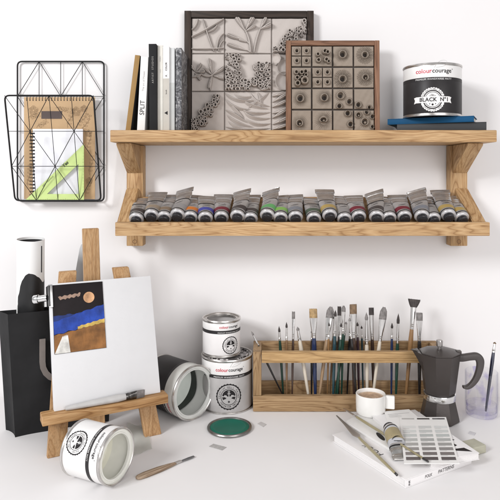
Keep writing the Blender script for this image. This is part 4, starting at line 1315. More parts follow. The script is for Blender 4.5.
# ---------------------------------------------------------------- bag, paper roll, pointed card behind the easel
def bag():
    f0 = T(17, 437); f1 = T(107, 421); s0 = T(7, 430)
    u = (f1 - f0); u.z = 0; w = u.length; u.normalize()
    back = Vector((-u.y, u.x, 0)); dp = .055
    rz = math.atan2(u.y, u.x)
    t = thing('tote_bag', 'black cloth bag standing behind the easel against the wall', 'bag', f0, (0, 0, rz))
    h = .285
    nz, nx_ = 40, 34
    rr = random.Random(4)
    def wob(a, z): return .0028 * math.sin(a * 26 + z * 17) + .0022 * math.sin(z * 38 + a * 21) + .0012 * math.sin(a * 70 - z * 41)
    rings = []
    for j in range(nz + 1):
        z = h * j / nz
        sx = -.004 - .016 * (z / h); ring_ = []
        bulge = .006 * math.sin(PI * j / nz)
        for i in range(nx_ + 1):
            x = sx + (w - 2 * sx) * i / nx_; ring_.append((x, -bulge * math.sin(PI * i / nx_) + wob(x, z) * .8, z))
        for i in range(1, 5): ring_.append((w - sx + .002 * math.sin(z * 40), dp * i / 5 + wob(i * .02, z), z))
        for i in range(nx_, -1, -1):
            x = sx + (w - 2 * sx) * i / nx_; ring_.append((x - .018, dp + wob(x, z + .3) * .6, z * .99))
        for i in range(4, 0, -1): ring_.append((sx - .018 * i / 5 + .005 * math.sin(PI * i / 5) * (.4 + .6 * math.cos(z * 9)), dp * i / 5, z * (1 - .008 * i / 5)))
        rings.append(ring_)
    g = B().loft(rings, True, False)
    g.build('cloth_body', black_cloth, t, ang=60)
    # strap sewn to the front, hanging as a loop
    sm = mat('grey_strap', (.20, .175, .16), .6, var=.15, bump=.2)
    pts = []
    d0 = 1.34
    scale = d0 / F
    for k in range(25):
        a = k / 24
        if a < .3: q = (.054, .222 - .055 * a / .3)
        elif a > .7: q = (.140, .167 + .055 * (a - .7) / .3)
        else:
            th = PI + PI * (a - .3) / .4
            q = (.097 + .043 * math.cos(th), .167 + .045 * math.sin(th))
        pts.append(q)
    rings = []
    for i, q in enumerate(pts):
        a = pts[max(0, i - 1)]; c = pts[min(len(pts) - 1, i + 1)]
        dx, dz = c[0] - a[0], c[1] - a[1]; l = math.hypot(dx, dz)
        nx2, nz2 = -dz / l, dx / l
        w2 = .0065
        rings.append([(q[0] + nx2 * w2, -.013, q[1] + nz2 * w2), (q[0] - nx2 * w2, -.013, q[1] - nz2 * w2), (q[0] - nx2 * w2, -.0095, q[1] - nz2 * w2), (q[0] + nx2 * w2, -.0095, q[1] + nz2 * w2)])
    B().loft(rings).build('handle', sm, t)
bag()
def roll():
    d = 1.395
    c = P(30.5, 240, d); r_ = 13.8 / F * d
    m, nt, bs = new_mat('printed_roll'); L = nt.links
    tc = nt.nodes.new('ShaderNodeTexCoord'); sx = nt.nodes.new('ShaderNodeSeparateXYZ'); L.new(tc.outputs['Object'], sx.inputs[0])
    n = nt.nodes.new('ShaderNodeTexNoise'); n.inputs['Scale'].default_value = 28; n.inputs['Detail'].default_value = 2
    L.new(tc.outputs['Object'], n.inputs['Vector'])
    # black printed shape: ellipse in the height / sideways plane, edge broken by noise
    def mth(op, a, b_=None):
        q = nt.nodes.new('ShaderNodeMath'); q.operation = op
        for i, v in enumerate((a, b_)):
            if v is None: continue
            if isinstance(v, (int, float)): q.inputs[i].default_value = v
            else: L.new(v, q.inputs[i])
        return q.outputs[0]
    dx = mth('DIVIDE', mth('SUBTRACT', sx.outputs['X'], .012), .033)
    dz = mth('DIVIDE', mth('SUBTRACT', sx.outputs['Z'], -.178), .108)
    rr2 = mth('ADD', mth('MULTIPLY', dx, dx), mth('MULTIPLY', dz, dz))
    v = mth('ADD', rr2, mth('MULTIPLY', mth('SUBTRACT', n.outputs['Fac'], .5), .55))
    st = mth('LESS_THAN', v, .95)
    mixn = nt.nodes.new('ShaderNodeMix'); mixn.data_type = 'RGBA'
    L.new(st, mixn.inputs['Factor']); mixn.inputs[6].default_value = (.82, .82, .81, 1); mixn.inputs[7].default_value = (.012, .012, .013, 1)
    L.new(mixn.outputs[2], bs.inputs['Base Color']); bs.inputs['Roughness'].default_value = .45
    t = thing('paper_roll', 'white paper roll with black printed shape standing in the black bag', 'paper roll', (c.x, c.y, c.z), (R(2), R(1), 0))
    g = B(); n_ = 60; vs = []; fs = []
    turns = 1.25
    for k in range(n_ + 1):
        a = -2.2 + 2 * PI * turns * k / n_
        r2 = r_ - .0016 * k / n_ * 2
        top = .0035 * math.sin(a * .5 + .5)
        for z in (-.40, top): vs.append((r2 * math.cos(a), r2 * math.sin(a), z))
    for k in range(n_): fs.append((2 * k, 2 * k + 2, 2 * k + 3, 2 * k + 1))
    g.add(vs, fs).build('rolled_sheet', m, t)
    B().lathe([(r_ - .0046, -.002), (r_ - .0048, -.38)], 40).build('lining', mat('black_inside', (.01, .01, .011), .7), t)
    B().box(r_ - .003, r_ - .0012, -.012, -.010, -.075, -.012).build('sheet_edge', ink, t)
roll()
def pointed_card():
    d = 1.50
    t = thing('pointed_card', 'pale grey pointed card with a black corner behind the easel mast', 'card', P(80, 300, d), (R(-6), 0, 0))
    q = lambda px, py: ((px - 80) / F * d, (300 - py) / F * d)
    B().prism([q(70.5, 300), q(94, 300), q(94, 252), q(86, 246), q(81.5, 244.2), q(79.3, 244.8), q(77.8, 249)], 0, .004, 'y', .0008).build('card', mat('pale_card', (.50, .51, .52), .6, var=.02), t)
    Flat().poly([q(82.2, 244.8), q(86.2, 246.2), q(94, 252.5), q(94, 259), q(87.5, 253)]).build('black_corner', ink, t, on_front(-.0004))
    g = B().prism([q(70.5, 300), q(74, 300), q(72, 466), q(68.5, 466)], .001, .003, 'y'); g.prism([q(90, 300), q(94, 300), q(94, 466), q(90, 466)], .001, .003, 'y')
    g.build('card_stand', mat('pale_card', (.50, .51, .52), .6, var=.02), t)
pointed_card()

# ---------------------------------------------------------------- rack of brushes
BF, BK = 1.486, 1.586
def brush_rack():
    x0, x1 = XA(253, BF), XA(435.5, BK)
    c = (x0 + x1) / 2
    y0, y1 = BF - CAMD, BK - CAMD
    t = thing('brush_rack', 'open oak rack holding a row of paintbrushes', 'brush rack', (c, y0, 0))
    w = (x1 - x0) / 2; dp = y1 - y0
    zt = ZA(352, BF); zr = ZA(363.2, BF); zl = ZA(396, BF)
    for s_ in (-1, 1):
        a, b_ = (-w, -w + .0215) if s_ < 0 else (w - .0215, w)
        B().box(a, b_, .0145, dp - .013, .002, zt, .0018).build('end_panel', boxwood('z'), t)
        B().box(a + .0005, b_ - .0003, 0, .0140, zl + .0006, zt + .0006, .0015).build('corner_post', boxwood('z'), t)
    B().box(-w + .022, w - .022, .0008, .0145, zr, zt, .0018).build('front_rail', wood('front_rail_oak', 'x', (.28, .17, .075), (.43, .275, .125), (.52, .345, .17), along=3.4, across=36, rings=7), t)
    B().box(-w, w, -.0008, .0140, .001, zl, .002).build('front_board', boxwood('x'), t)
    B().box(-w, w, dp - .0125, dp, ZA(350, BK), zt + .0012, .0018).build('back_rail', boxwood('x'), t)
    B().box(-w, w, dp - .0125, dp, .001, ZA(380, BK), .0018).build('back_board', boxwood('x'), t)
    B().box(-w + .022, w - .022, .0145, dp - .013, .002, .008).build('base_board', boxwood('x'), t)
brush_rack()
# (label, tip px, tip py, foot px, kind, handle radius, handle, hair, ferrule length share, hair share, half width, tip depth, foot depth)
G_ = 'paintbrushes standing in the rack'
RACK = [
 ('thin black brush leaning far left over the rack corner', 251.5, 331.5, 285, 'round', .0026, 'black', hair_grey, .14, .05, None, 1.535, 1.545),
 ('short dark green brush near the left end of the rack', 279, 326.5, 283.5, 'round', .0034, 'green', hair_dark, .11, .07, None, 1.555, 1.55),
 ('thin brown brush beside the short dark green brush', 286.6, 322.5, 286.8, 'round', .0030, 'brown', hair_dark, .15, .06, None, 1.53, 1.53),
 ('thin dark brush with grey flat tip crossing a cream handle', 293.6, 311.5, 292, 'flat', .0030, 'dkbrown', hair_grey, .22, .08, .0036, 1.555, 1.53),
 ('thick cream handled brush slanting to the right in the rack', 297.6, 327, 309.5, 'round', .0048, 'cream', hair_grey, .13, .04, None, 1.528, 1.525),
 ('navy brush with broad tan bristles standing on its own', 313.2, 308.5, 315.5, 'flat', .0056, 'navy', hair_tan, .21, .10, .0090, 1.54, 1.535),
 ('plain black handled brush touching the navy one on its left', 312, 330, 311.5, 'round', .0034, 'black', hair_dark, .10, .04, None, 1.562, 1.56),
 ('tan handled brush with wide grey rounded tip', 331, 306.5, 318.5, 'filbert', .0046, 'tan', hair_grey, .22, .12, .0086, 1.552, 1.522),
 ('slim teal blue brush in the middle cluster with round tip', 335.4, 310.5, 333, 'round', .0042, 'teal', hair_dark, .21, .06, None, 1.53, 1.53),
 ('thin orange-brown brush with tiny tip in the middle cluster', 329.2, 322.5, 327.2, 'round', .0028, 'orange', hair_dark, .16, .04, None, 1.535, 1.545),
 ('black brush with dark slanted flat tip in the middle cluster', 339.4, 306.2, 338.5, 'flat', .0036, 'black', hair_dark, .22, .10, .0042, 1.562, 1.552),
 ('short green brush with tiny tip in the middle cluster', 341.3, 323.2, 337, 'round', .0032, 'green', hair_dark, .15, .04, None, 1.515, 1.52),
 ('dark green brush crossing behind the centre pair', 346.0, 322, 335, 'round', .0040, 'green', hair_grey, .14, .02, None, 1.556, 1.558),
 ('dark brown brush with square tan bristles right of centre', 353.2, 304, 354.3, 'flat', .0056, 'dkbrown', hair_brown, .24, .10, .0084, 1.54, 1.535),
 ('slim brown brush with white ferrule behind the tan handled brush', 334.2, 316, 330.0, 'round', .0030, 'brown', hair_dark, .24, .03, None, 1.565, 1.565),
 ('thin dark green brush with bushy grey tip in the middle cluster', 343.6, 305.8, 341.5, 'filbert', .0032, 'green', hair_grey, .23, .06, .0046, 1.528, 1.552),
 ('slim black brush with long ferrule left of the square tan brush', 350.8, 312, 347.0, 'round', .0030, 'black', hair_brown, .26, .05, None, 1.566, 1.566),
 ('thin teal brush with small dark tip right of the plum one', 361.6, 326, 363.2, 'round', .0026, 'teal', hair_dark, .13, .03, None, 1.560, 1.560),
 ('thin black brush leaning towards the square tan brush', 349.6, 318, 357, 'round', .0036, 'black', hair_grey, .20, .03, None, 1.515, 1.516),
 ('plum handled brush with small dark tip', 357.3, 322.5, 359.0, 'round', .0036, 'plum', hair_dark, .14, .04, None, 1.552, 1.552),
 ('cream brush with long silver ferrule and small grey tip', 366.4, 312.5, 367.2, 'round', .0048, 'cream', hair_grey, .27, .08, None, 1.53, 1.53),
 ('dark brown brush with black square tip beside the cream one', 371.2, 307.5, 374, 'flat', .0044, 'dkbrown', hair_dark, .26, .08, .0058, 1.552, 1.55),
 ('cream brush with broad grey rounded tip slanting left', 384.2, 306.8, 372, 'filbert', .0044, 'cream', hair_grey, .22, .13, .0086, 1.525, 1.52),
 ('short navy brush with tiny tip right of the slanting cream brush', 392, 323.3, 391.3, 'round', .0032, 'navy', hair_dark, .13, .06, None, 1.545, 1.545),
 ('green brush with long pointed dark tip', 398.4, 313.5, 395.8, 'round', .0042, 'green', hair_dark, .22, .11, None, 1.535, 1.535),
 ('tan handled fan brush, tallest in the rack', 414.3, 299.0, 405.6, 'fan', .0055, 'orange', hair_dark, .21, .08, .0140, 1.55, 1.535),
 ('black brush with flat grey tip behind the coffee pot spout', 419.4, 312.5, 419.5, 'flat', .0048, 'black', hair_grey, .22, .09, .0072, 1.535, 1.535),
]
for (lab, tx, ty, fx, kind, hr, hm, hair, fe, ha, wd, dt, df) in RACK:
    tip = P(tx, ty, dt); base = Vector((XA(fx, df), df - CAMD, .0095))
    brush('paintbrush', lab, base, tip, kind, hr, H_[hm], hair, fe, ha, .0070 if kind == 'fan' else wd, (1, .12 * math.sin(tx), 0), G_, .0165 if kind == 'fan' else None)

# ---------------------------------------------------------------- coffee pot
def moka():
    d = 1.440
    c = Vector((XA(439.5, d), d - CAMD, 0)); s_ = d / F
    body_m = mat('anthracite_metal', (.062, .053, .050), .36, .45, var=.08, vscale=20, bump=.06, bscale=300)
    t = thing('coffee_pot', 'dark grey octagonal stovetop coffee pot with a steel ring', 'coffee pot', c, (0, 0, R(-4)))
    Z = lambda py: ZA(py, d)
    def octa(r_, z, n=8, ph=PI / 8): return [(r_ * math.cos(ph + 2 * PI * k / n), r_ * math.sin(ph + 2 * PI * k / n), z) for k in range(n)]
    rb_, rw, rt = .0475, .0372, .0500
    zr0, zr1 = Z(398.2), Z(392.2)
    B().loft([octa(rb_ * .96, .0008), octa(rb_, .003), octa(rb_ * .99, .008), octa(rw, zr0 - .001)]).build('boiler', body_m, t, ang=15)
    B().lathe([(rw * .9, zr0 - .0006), (rw + .001, zr0), (rw + .0016, zr0 + .002), (rw + .0016, zr1 - .002), (rw + .001, zr1), (rw * .9, zr1 + .0006)], 64).build('steel_ring', chrome, t)
    # upper vessel with the spout pulled out on the left
    zt = Z(352.5)
    def up(r_, z, spout):
        o_ = octa(r_, z)
        # left edge runs between vertices 3 and 4
        a, b_ = Vector(o_[3]), Vector(o_[4])
        m_ = (a + b_) / 2 + Vector((-spout, 0, spout * .25))
        return o_[:4] + [tuple(m_)] + o_[4:]
    B().loft([up(rw * .985, zr1 + .001, 0), up(rw * 1.03, zr1 + .006, 0), up(rw + (rt - rw) * .58, zr1 + (zt - zr1) * .58, .0012), up(rw + (rt - rw) * .8, zr1 + (zt - zr1) * .8, .0095), up(rt, zt, .0205)]).build('vessel', body_m, t, ang=15)
    lid = [octa(rt * .985, zt + .0006), octa(rt * .985, zt + .003), octa(rt * .5, zt + .0085), octa(rt * .16, zt + .0105)]
    lid_ = B().loft(lid).build('lid', body_m, t, ang=12)
    B().prism([(-.052, -.012), (-.070, 0), (-.052, .012)], zt + .0052, zt + .0068, 'z').build('spout_cover', body_m, t)
    g = B().lathe([(.0045, zt + .010), (.0045, zt + .014), (.0078, zt + .016), (.0085, zt + .027), (.0075, zt + .031), (.0004, zt + .032)], 10)
    g.build('knob', mat('knob_steel', (.40, .38, .37), .25, .9, var=.2), lid_)
    B().box(.040, .052, -.007, .007, zt - .002, zt + .006, .001).build('hinge', body_m, t)
    # handle: a bent bar
    q = lambda px, py: ((px - 439.5) * s_, ZA(py, d))
    cl = [q(456.5, 357), q(462, 357.2), q(469, 356), q(475.5, 355.6), q(478.6, 358.6), q(479.2, 364), q(477.8, 371), q(475, 378), q(470.8, 383.6), q(466.5, 386.4), q(462.5, 386.2)]
    hw = [.0092, .0088, .0086, .0092, .0100, .0086, .0078, .0070, .0058, .0046, .0028]
    # smooth the centre line
    def cr(p, n=5):
        out = []; ww = []
        for i in range(len(p) - 1):
            p0, p1, p2, p3 = [Vector((*p[max(0, min(len(p) - 1, i + k))], hw[max(0, min(len(p) - 1, i + k))])) for k in (-1, 0, 1, 2)]
            for k in range(n):
                u = k / n
                out.append(.5 * ((2 * p1) + (p2 - p0) * u + (2 * p0 - 5 * p1 + 4 * p2 - p3) * u * u + (3 * p1 - p0 - 3 * p2 + p3) * u ** 3))
        out.append(Vector((*p[-1], hw[-1]))); return out
    c2 = cr(cl); rings = []
    for i, v in enumerate(c2):
        a = c2[max(0, i - 1)]; b_ = c2[min(len(c2) - 1, i + 1)]
        dx, dz = b_.x - a.x, b_.y - a.y; l = math.hypot(dx, dz); nx2, nz2 = -dz / l, dx / l
        w2 = v.z; th = .0075
        ring_ = []
        for k in range(16):
            an = 2 * PI * k / 16; cc, ss = math.cos(an), math.sin(an)
            e = math.copysign(abs(cc) ** .5, cc) * w2; f_ = math.copysign(abs(ss) ** .5, ss) * th
            ring_.append((v.x + nx2 * e, f_, v.y + nz2 * e))
        rings.append(ring_)
    B().loft(rings).build('handle', mat('handle_plastic', (.058, .049, .047), .5, var=.08, bump=.05), t)
moka()

# ---------------------------------------------------------------- water glass with brush
def glass():
    d = 1.470; c = Vector((XA(481.5, d), d - CAMD, 0)); r_ = 15.6 / F * d; h = ZA(371, d)
    t = thing('water_glass', 'clear water glass with violet stains and a brush in it', 'glass', c)
    gm = thin_glass('stained_glass', (.99, .99, .993), (.80, .78, .93), .14)
    B().lathe([(.0004, .001), (r_ * .86, .0008), (r_ * .95, .004), (r_ * .985, .012), (r_, .03), (r_, h - .0008), (r_ - .0008, h), (r_ - .0018, h - .0006), (r_ - .002, .03), (r_ * .93, .012), (r_ * .86, .0085), (.0004, .0075)], 56).build('vessel', gm, t)
    zw = ZA(405, d)
    wm = thin_glass('violet_water', (.965, .96, .985), (.78, .75, .92), .06, 1.2)
    B().lathe([(.0004, .0090), (r_ * .84, .0100), (r_ * .91, .0125), (r_ - .0032, .03), (r_ - .0032, zw - .001), (r_ - .0044, zw), (.0004, zw)], 48).build('water', wm, t)
    B().lathe([(r_ + .0002, h * .06), (r_ + .0003, h * .05)], 4)
    base = c + Vector((XA(484.2, d) - c.x, -.010, .0115)); tip = P(494.8, 342, d + .018)
    brush('paintbrush', 'dark navy paintbrush standing in the water glass', base, tip, 'round', .0040, lac('navyblack', (.012, .014, .04)), hair_brown, .12, .02)
glass()

# ---------------------------------------------------------------- books, papers, card, cup, tube on the right
whitebk = mat('white_gloss_cover', (.80, .785, .785), .3, var=.012)
def quad_frame(A, Bp):
    """x axis from A to Bp on the table"""
    u = (Bp - A); u.z = 0; l = u.length; u.normalize(); return u, l, math.atan2(u.y, u.x)
# lower white book
grey_dark = mat('grey_dark_ink', (.09, .085, .085), .6)
zA = .0165
cF = T(405.5, 480, zA); cR = T(467, 457.5, zA)
u, l, rz = quad_frame(cF, cR)
wA = .228; lA = l * 1.08
t = thing('white_book', 'large white book reading FOLK lying lowest under the papers', 'book', (cF.x, cF.y, .0004), (0, 0, rz))
# local x along the spine, y to the back
B().box(0, lA, 0, wA, 0, .0016, .0004).build('back_cover', whitebk, t)
B().box(0, lA, 0, wA, zA - .0016, zA, .0005).build('front_cover', whitebk, t)
B().box(0, lA, 0, .0016, .0018, zA - .0018, .0004).build('spine', whitebk, t)
B().box(.003, lA - .003, .0018, wA - .003, .0018, zA - .0018).build('pages', mat('white_pages', (.74, .725, .72), .8, var=.04, vscale=400), t)
tl_ = Matrix.Rotation(-rz, 3, 'Z') @ (T(372.5, 450, zA) - cF)
f = Flat().text('FOLK', .033, 0, .0205, space=1.25); f.build('lettering', ink, t, lambda a, b_: (tl_.x + .007 - b_, tl_.y - .033 + a, zA + .0003))
sA = [o for o in t.children if o.name.startswith('spine')][0]
for tx_, x_, z_, s_, r_ in (('INK', .012, .0080, .0062, PI / 2), ('FOLK', .062, .0056, .0082, 0), ('PATTERNS', .112, .0052, .0098, 0)):
    Flat().text(tx_, x_, z_, s_, rot=r_, shear=.2 if not r_ else 0, bold=.0001).build('spine_lettering', ink if r_ else grey_dark, sA, on_front(-.0004))
# upper white book with black triangles
zB0 = zA + .0006; zB = zB0 + .0135
cR2 = T(479.5, 453, zB); cT = T(415, 409.5, zB)
u2 = cT - cR2; u2.z = 0; lB = u2.length; u2.normalize()
rzB = math.atan2(u2.y, u2.x) - PI / 2
wB = .118
t = thing('white_booklet', 'white booklet with black triangles lying under the colour card', 'booklet', (cR2.x, cR2.y, zB0), (0, 0, rzB))
B().box(-wB, 0, 0, lB, 0, .0012, .0003).build('back_cover', whitebk, t)
B().box(-wB, 0, 0, lB, .0123, .0135, .0004).build('front_cover', whitebk, t)
B().box(-wB + .0015, -.0015, .001, lB - .0015, .0014, .0121).build('pages', mat('white_pages', (.74, .725, .72), .8, var=.04, vscale=400), t)
f = Flat()
def tri(*pp):
    q = [Matrix.Rotation(-rzB, 3, 'Z') @ (T(*p, zB) - cR2) for p in pp]
    f.poly([(v.x, v.y) for v in q])
tri((452, 450.5), (472.5, 451.6), (464, 447.8), (454, 449.0)); tri((449, 441.5), (457.2, 445.3), (453, 447.2)); tri((449, 438.2), (454.6, 439.8), (451.2, 441.4)); tri((440, 446), (449, 449), (446, 452))
f.build('triangle_print', mat('print_dark', (.02, .015, .015), .6, spec=.2), t, on_top(.0138))
# printed leaflet under the cup
zC0 = zB + .0006
def leaflet():
    zl = zA + .0006
    p0 = T(342, 421, zl + .012); p1 = T(392, 410, zl + .012)
    t = thing('leaflet', 'printed white leaflet sticking out behind the colour card', 'leaflet', P(0, 0, 1) * 0, None)
    a = T(409, 409.5, zC0); b_ = T(384, 411.5, zC0); c = T(392, 436, zC0); d_ = T(440, 436, zC0)
    t.location = (a.x, a.y, zC0)
    pts = [(q.x - a.x, q.y - a.y) for q in (b_, c, d_, a)]
    B().prism(pts, 0, .0007, 'z').build('sheet', paper, t)
    f = Flat()
    ex = Vector((a.x - b_.x, a.y - b_.y)); el_ = ex.length; ex.normalize(); ey = Vector((c.x - b_.x, c.y - b_.y)); ey.normalize()
    o_ = Vector((b_.x - a.x, b_.y - a.y))
    def rr(x0, x1, y0, y1):
        f.poly([tuple(o_ + ex * x0 * el_ + ey * y0), tuple(o_ + ex * x0 * el_ + ey * y1), tuple(o_ + ex * x1 * el_ + ey * y1), tuple(o_ + ex * x1 * el_ + ey * y0)])
    rr(.1, .95, .020, .0215); rr(.12, .5, .026, .0268); rr(.12, .62, .030, .0308); rr(.12, .45, .034, .0348); rr(.14, .6, .038, .0388)
    f.build('printed_lines', grey_ink, t, on_top(.0009))
leaflet()
# white palette board with a thumb hole, under cup and tube
def board():
    z = zA + .0006
    q = lambda px, py: T(px, py, z + .006)
    pts3 = [q(345, 421.5), q(358, 414.5), q(393, 418), q(402, 430), q(409, 447), q(396, 450), q(388, 447.5)]
    c = pts3[0]
    t = thing('palette_board', 'white palette board with dark thumb hole under the cup and paint tube', 'palette', (c.x, c.y, z))
    pts = [(p.x - c.x, p.y - c.y) for p in pts3]
    B().prism(pts, 0, .006, 'z', .0008).build('board', mat('white_board', (.77, .76, .745), .4, var=.02), t)
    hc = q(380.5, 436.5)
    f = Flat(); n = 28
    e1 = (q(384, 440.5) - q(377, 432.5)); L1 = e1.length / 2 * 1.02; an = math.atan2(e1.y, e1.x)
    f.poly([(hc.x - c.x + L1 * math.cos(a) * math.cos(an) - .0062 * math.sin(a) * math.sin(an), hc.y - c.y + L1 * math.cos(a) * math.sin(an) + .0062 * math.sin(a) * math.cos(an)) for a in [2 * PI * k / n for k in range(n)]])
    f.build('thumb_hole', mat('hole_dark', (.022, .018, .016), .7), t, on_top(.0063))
    return z + .006
zP = board()
# colour card
zK = zC0 + .0012
def colour_card():
    A = T(399.5, 417.5, zK); Bq = T(446, 417.5, zK); C = T(459.5, 464, zK)
    u = Bq - A; w = u.length; u.normalize()
    v = C - Bq; l = v.length
    rz = math.atan2(u.y, u.x)
    t = thing('colour_card', 'paint colour card with three columns of grey swatches', 'colour card', (A.x, A.y, zK), (0, 0, rz))
    # slightly skew sheet: local x right, y down the card (negative)
    vl = Matrix.Rotation(-rz, 3, 'Z') @ v
    def q(a, b_): return (a * w + b_ * vl.x, b_ * vl.y)
    B().prism([q(0, 0), q(1, 0), q(1, 1), q(0, 1)], 0, .0011, 'z').build('sheet', paper, t)
    tones = [(.05, .043, .043), None, (.66, .67, .66), (.60, .62, .61), (.50, .53, .52), (.43, .44, .43), (.35, .345, .335), (.27, .255, .25), (.185, .165, .16), (.095, .08, .08)]
    for j, tn in enumerate(tones):
        for i in range(3):
            if tn is None: continue
            if j == 0 and i == 0: col_ = (.5, .49, .48)
            else:
                k = [1.12, .95, 1.0][i]; col_ = tuple(min(.75, c * k) for c in tn)
            x0 = .045 + i * .325; y0 = .03 + j * .0945; hh = .058 if j else .032
            m = mat('swatch_%d_%d' % (i, j), col_, .35, var=.02)
            Flat().poly([q(x0, y0), q(x0 + .265, y0), q(x0 + .265, y0 + hh), q(x0, y0 + hh)]).build('swatch', m, t, on_top(.0014))
    f = Flat()
    for i in range(3):
        for j in range(2, 10):
            x0 = .05 + i * .325; y0 = .03 + j * .0945 + .066
            f.poly([q(x0, y0), q(x0 + .13, y0), q(x0 + .13, y0 + .006), q(x0, y0 + .006)])
    f.build('captions', mat('faint_ink', (.55, .54, .53), .6), t, on_top(.0014))
colour_card()
# paint tube on the card
a = T(387.5, 425, zP + .020); b_ = T(404.5, 455, zP + .006)
zd = (b_ - a).normalized()
rotm = frame_from(zd, Vector((1, .1, 0)))
# local -y must face up
if (rotm @ Vector((0, -1, 0))).z < 0: rotm = frame_from(zd, Vector((-1, -.1, 0)))
paint_tube('silver paint tube with ochre label lying across the colour card', a, rotm, mat('band_ochre_big', (.33, .275, .16), .45, var=.2), .012, L_=(b_ - a).length, rad=.0165, group=None, band_w=(.034, .060),
           body_m=mat('bright_tube', (.50, .495, .48), .3, .85, var=.25, vscale=50, bump=.3, bscale=90), label_m=mat('tube_label_pale', (.52, .53, .56), .4, .2))

def cup_():
    zb = zP + .0006
    d = 1.425; c = Vector((XA(370.7, d), d - CAMD, zb)); r_ = 14.8 / F * d
    h = ZA(393, d) - zb
    por = mat('white_porcelain', (.81, .80, .775), .16, var=.01, coat=.4)
    t = thing('coffee_cup', 'white straight-sided cup filled with milky coffee', 'cup', c, (0, 0, R(-12)))
    B().lathe([(.0004, .0015), (r_ * .84, .0012), (r_ * .86, .0), (r_ * .91, .0), (r_ * .965, .003), (r_ * .985, .010), (r_, .03), (r_, h - .0015), (r_ - .0012, h), (r_ - .003, h - .0008), (r_ - .0038, h - .004), (r_ - .004, .012), (.0004, .006)], 64).build('body', por, t)
    B().lathe([(.0004, h - .0095), (r_ - .0050, h - .0095), (r_ - .0040, h - .0088)], 56).build('coffee', mat('milk_coffee', (.46, .32, .215), .22, var=.34, vscale=75), t)
    B().lathe([(r_ - .0066, h - .00935), (r_ - .0056, h - .0087), (r_ - .0042, h - .0083)], 56).build('froth', mat('froth', (.55, .42, .31), .5, var=.2, vscale=260), t)
    # square slab handle
    g = B()
    hw = .0055
    g.box(r_ - .0012, r_ + .021, -hw, hw, h * .28, h * .95, .003, seg=3)
    g.build('handle', por, t)
cup_()

# palette knife and brush on the books
def palette_knife():
    z = zA + .004
    a = T(336.5, 415.5, zA + .0125); m_ = T(356, 438.5, z + .010); e = T(397.3, 475.3, z + .004)
    dirv = (e - a); L_ = dirv.length
    t = thing('palette_knife', 'palette knife with long grey blade and thin olive handle on the white book', 'palette knife', a, frame_from(dirv, Vector((1, .8, 0))))
    if True:
        # blade: long diamond in local x-z
        zz = [0, .02, .05, .085, .105, .112, .12]; ww = [.0016, .0030, .0044, .0080, .0095, .0065, .0022]
        rings = [super_ring(w_, .0007, z_, 12, 0, 0, 3) for z_, w_ in zip(zz, ww)]
        B().loft(rings).build('blade', mat('knife_steel', (.36, .335, .31), .35, .7, var=.15), t)
    B().lathe([(.0022, .118), (.0030, .122), (.0036, .16), (.0034, L_ * .75), (.0026, L_ - .008), (.0022, L_ - .007)], 14, None, True, True).build('handle', lac('olive', (.30, .26, .15)), t)
    B().lathe([(.0025, L_ - .0075), (.0026, L_ - .001), (.0010, L_)], 12, None, True, True).build('handle_end', H_['black'], t)
palette_knife()
zt_ = zP + .0035
bs_ = T(428.3, 461.6, zK + .004); tp = T(343, 408.5, zP + .004)
brush('paintbrush', 'long thin olive brush lying across the papers under the paint tube', bs_, tp, 'round', .0030, H_['olive'], hair_brown, .14, .05, None, (1, 1, 0), endcap=H_['black'])

# olive sponge block beside the books
def block():
    a = T(478, 440.5, .017); b_ = T(452, 447, .017)
    u = a - b_; u.z = 0; l = u.length; u.normalize()
    t = thing('eraser_block', 'pale olive rectangular eraser block beside the booklet', 'eraser', (b_.x, b_.y, .0004), (0, 0, math.atan2(u.y, u.x)))
    B().box(-.035, l, -.024, .012, 0, .017, .0022, seg=3).build('rubber', mat('olive_rubber', (.42, .41, .325), .7, var=.10, vscale=40, bump=.2), t)
block()

# wooden handled knife on the table
def knife():
    a = T(136.5, 478, .004); b_ = T(190.5, 457.5, .003)
    t = thing('scraper_knife', 'small knife with wooden handle and dark blade lying on the table', 'knife', a, frame_from(b_ - a, Vector((.4, -1, 0))))
    L_ = (b_ - a).length
    zz = [0, .004, .02, .05, .075, .088, .092]; ww = [.0042, .0066, .0082, .0080, .0058, .0040, .0032]
    B().loft([super_ring(w_, w_ * .62, z_, 18, 0, 0, 2.3) for z_, w_ in zip(zz, ww)]).build('handle', wood('knife_wood', 'z', (.19, .13, .085), (.31, .23, .16), (.40, .31, .23), along=6, across=90, rings=5), t)
    B().lathe([(.0030, .090), (.0031, .102), (.0020, .106)], 14, None, True, True).build('collar', tin, t)
    zz = [.104, .112, .125, .138, L_]; ww = [.0018, .0030, .0036, .0028, .0006]
    B().loft([super_ring(w_, .0008, z_, 12, 0, 0, 3) for z_, w_ in zip(zz, ww)]).build('blade', mat('dark_blade', (.22, .22, .23), .3, .9), t)
knife()

# scraps
def scrap(name, label, cat, pts, m, z=.0008, th=.0006):
    q = [T(*p, z) for p in pts]; c = q[0]
    t = thing(name, label, cat, (c.x, c.y, .0005))
    B().prism([(p.x - c.x, p.y - c.y) for p in q], 0, th, 'z').build('sheet', m, t)
grey_tag = mat('grey_tag', (.42, .41, .40), .6, var=.15, vscale=150)
scrap('paper_tag', 'small grey paper tag lying below the green lid', 'tag', [(209, 446.5), (222, 450.2), (226.5, 447.2), (213.5, 443.8)], grey_tag)
scrap('paper_tag', 'tiny pale grey tag lying right of the green lid', 'tag', [(257.5, 423.8), (263, 427), (266.5, 424.3), (261, 421.8)], mat('pale_tag', (.56, .545, .54), .6))
scrap('paper_tag', 'tiny faint grey scrap on the table below the water glass', 'tag', [(468, 433.5), (474, 435.5), (476, 433), (470, 431)], mat('faint_tag', (.60, .59, .61), .6))
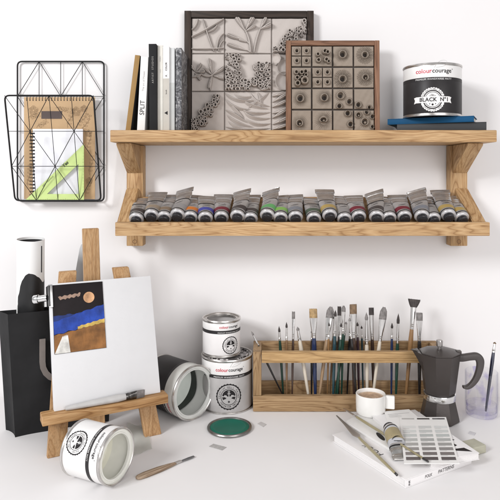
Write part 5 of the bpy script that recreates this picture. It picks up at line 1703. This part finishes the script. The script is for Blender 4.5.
# pale green tissue, one corner curled up
def tissue():
    c = T(137, 437)
    t = thing('tissue_sheet', 'pale grey green sheet of tissue on the table beside the lying white can', 'sheet', (c.x, c.y, .0006))
    A, Bq, C, D = T(127.5, 425), T(147, 427), T(152, 449), T(131, 458)
    n = 12; vs = []; fs = []
    for j in range(n + 1):
        for i in range(n + 1):
            p = A.lerp(Bq, i / n).lerp(D.lerp(C, i / n), j / n) - c
            lift = .004 * max(0, 1 - (i + j) / 8) ** 2 + .0012 * (1 + math.sin(i * .9 + j * .5)) 
            vs.append((p.x, p.y, lift))
    for j in range(n):
        for i in range(n):
            a = j * (n + 1) + i; fs.append((a, a + 1, a + n + 2, a + n + 1))
    B().add(vs, fs).build('sheet', sheer('tissue', (.58, .60, .545), .5, .7), t)
tissue()

# ---------------------------------------------------------------- light
w = bpy.data.worlds.new('World'); sc.world = w; w.use_nodes = True
bg = w.node_tree.nodes['Background']; bg.inputs['Color'].default_value = (1.0, .985, .985, 1); bg.inputs['Strength'].default_value = .48
def area(name, loc, target, size, watts, col):
    l = bpy.data.lights.new(name, 'AREA'); l.shape = 'SQUARE'; l.size = size; l.energy = watts; l.color = col
    o = bpy.data.objects.new(name, l); COL.objects.link(o); o.location = loc
    o.rotation_euler = (Vector(target) - Vector(loc)).to_track_quat('-Z', 'Y').to_euler()
    return o
area('window_light', (-2.5, -2.9, 2.15), (0, -.05, .42), 1.0, 112, (.985, .99, 1))
area('fill_light', (1.1, -2.7, .95), (.1, 0, .35), 1.6, 32, (1, .97, .965))

# ---------------------------------------------------------------- camera
cam = bpy.data.cameras.new('camera'); co = bpy.data.objects.new('camera', cam); COL.objects.link(co)
co.location = (0, -CAMD, H); co.rotation_euler = (PI / 2, 0, 0)
cam.sensor_width = 36; cam.lens = F / 500 * 36
cam.shift_x = -(CX - 250) / 500; cam.shift_y = (CY - 250) / 500
cam.clip_end = 50; cam.clip_start = .01
sc.camera = co
sc.view_settings.view_transform = 'Standard'; sc.view_settings.look = 'None'; sc.view_settings.exposure = 0; sc.view_settings.gamma = 1
sc.render.engine = 'CYCLES'
try:
    sc.cycles.use_denoising = True
    sc.cycles.max_bounces = 8
    sc.cycles.transparent_max_bounces = 16
except Exception: pass
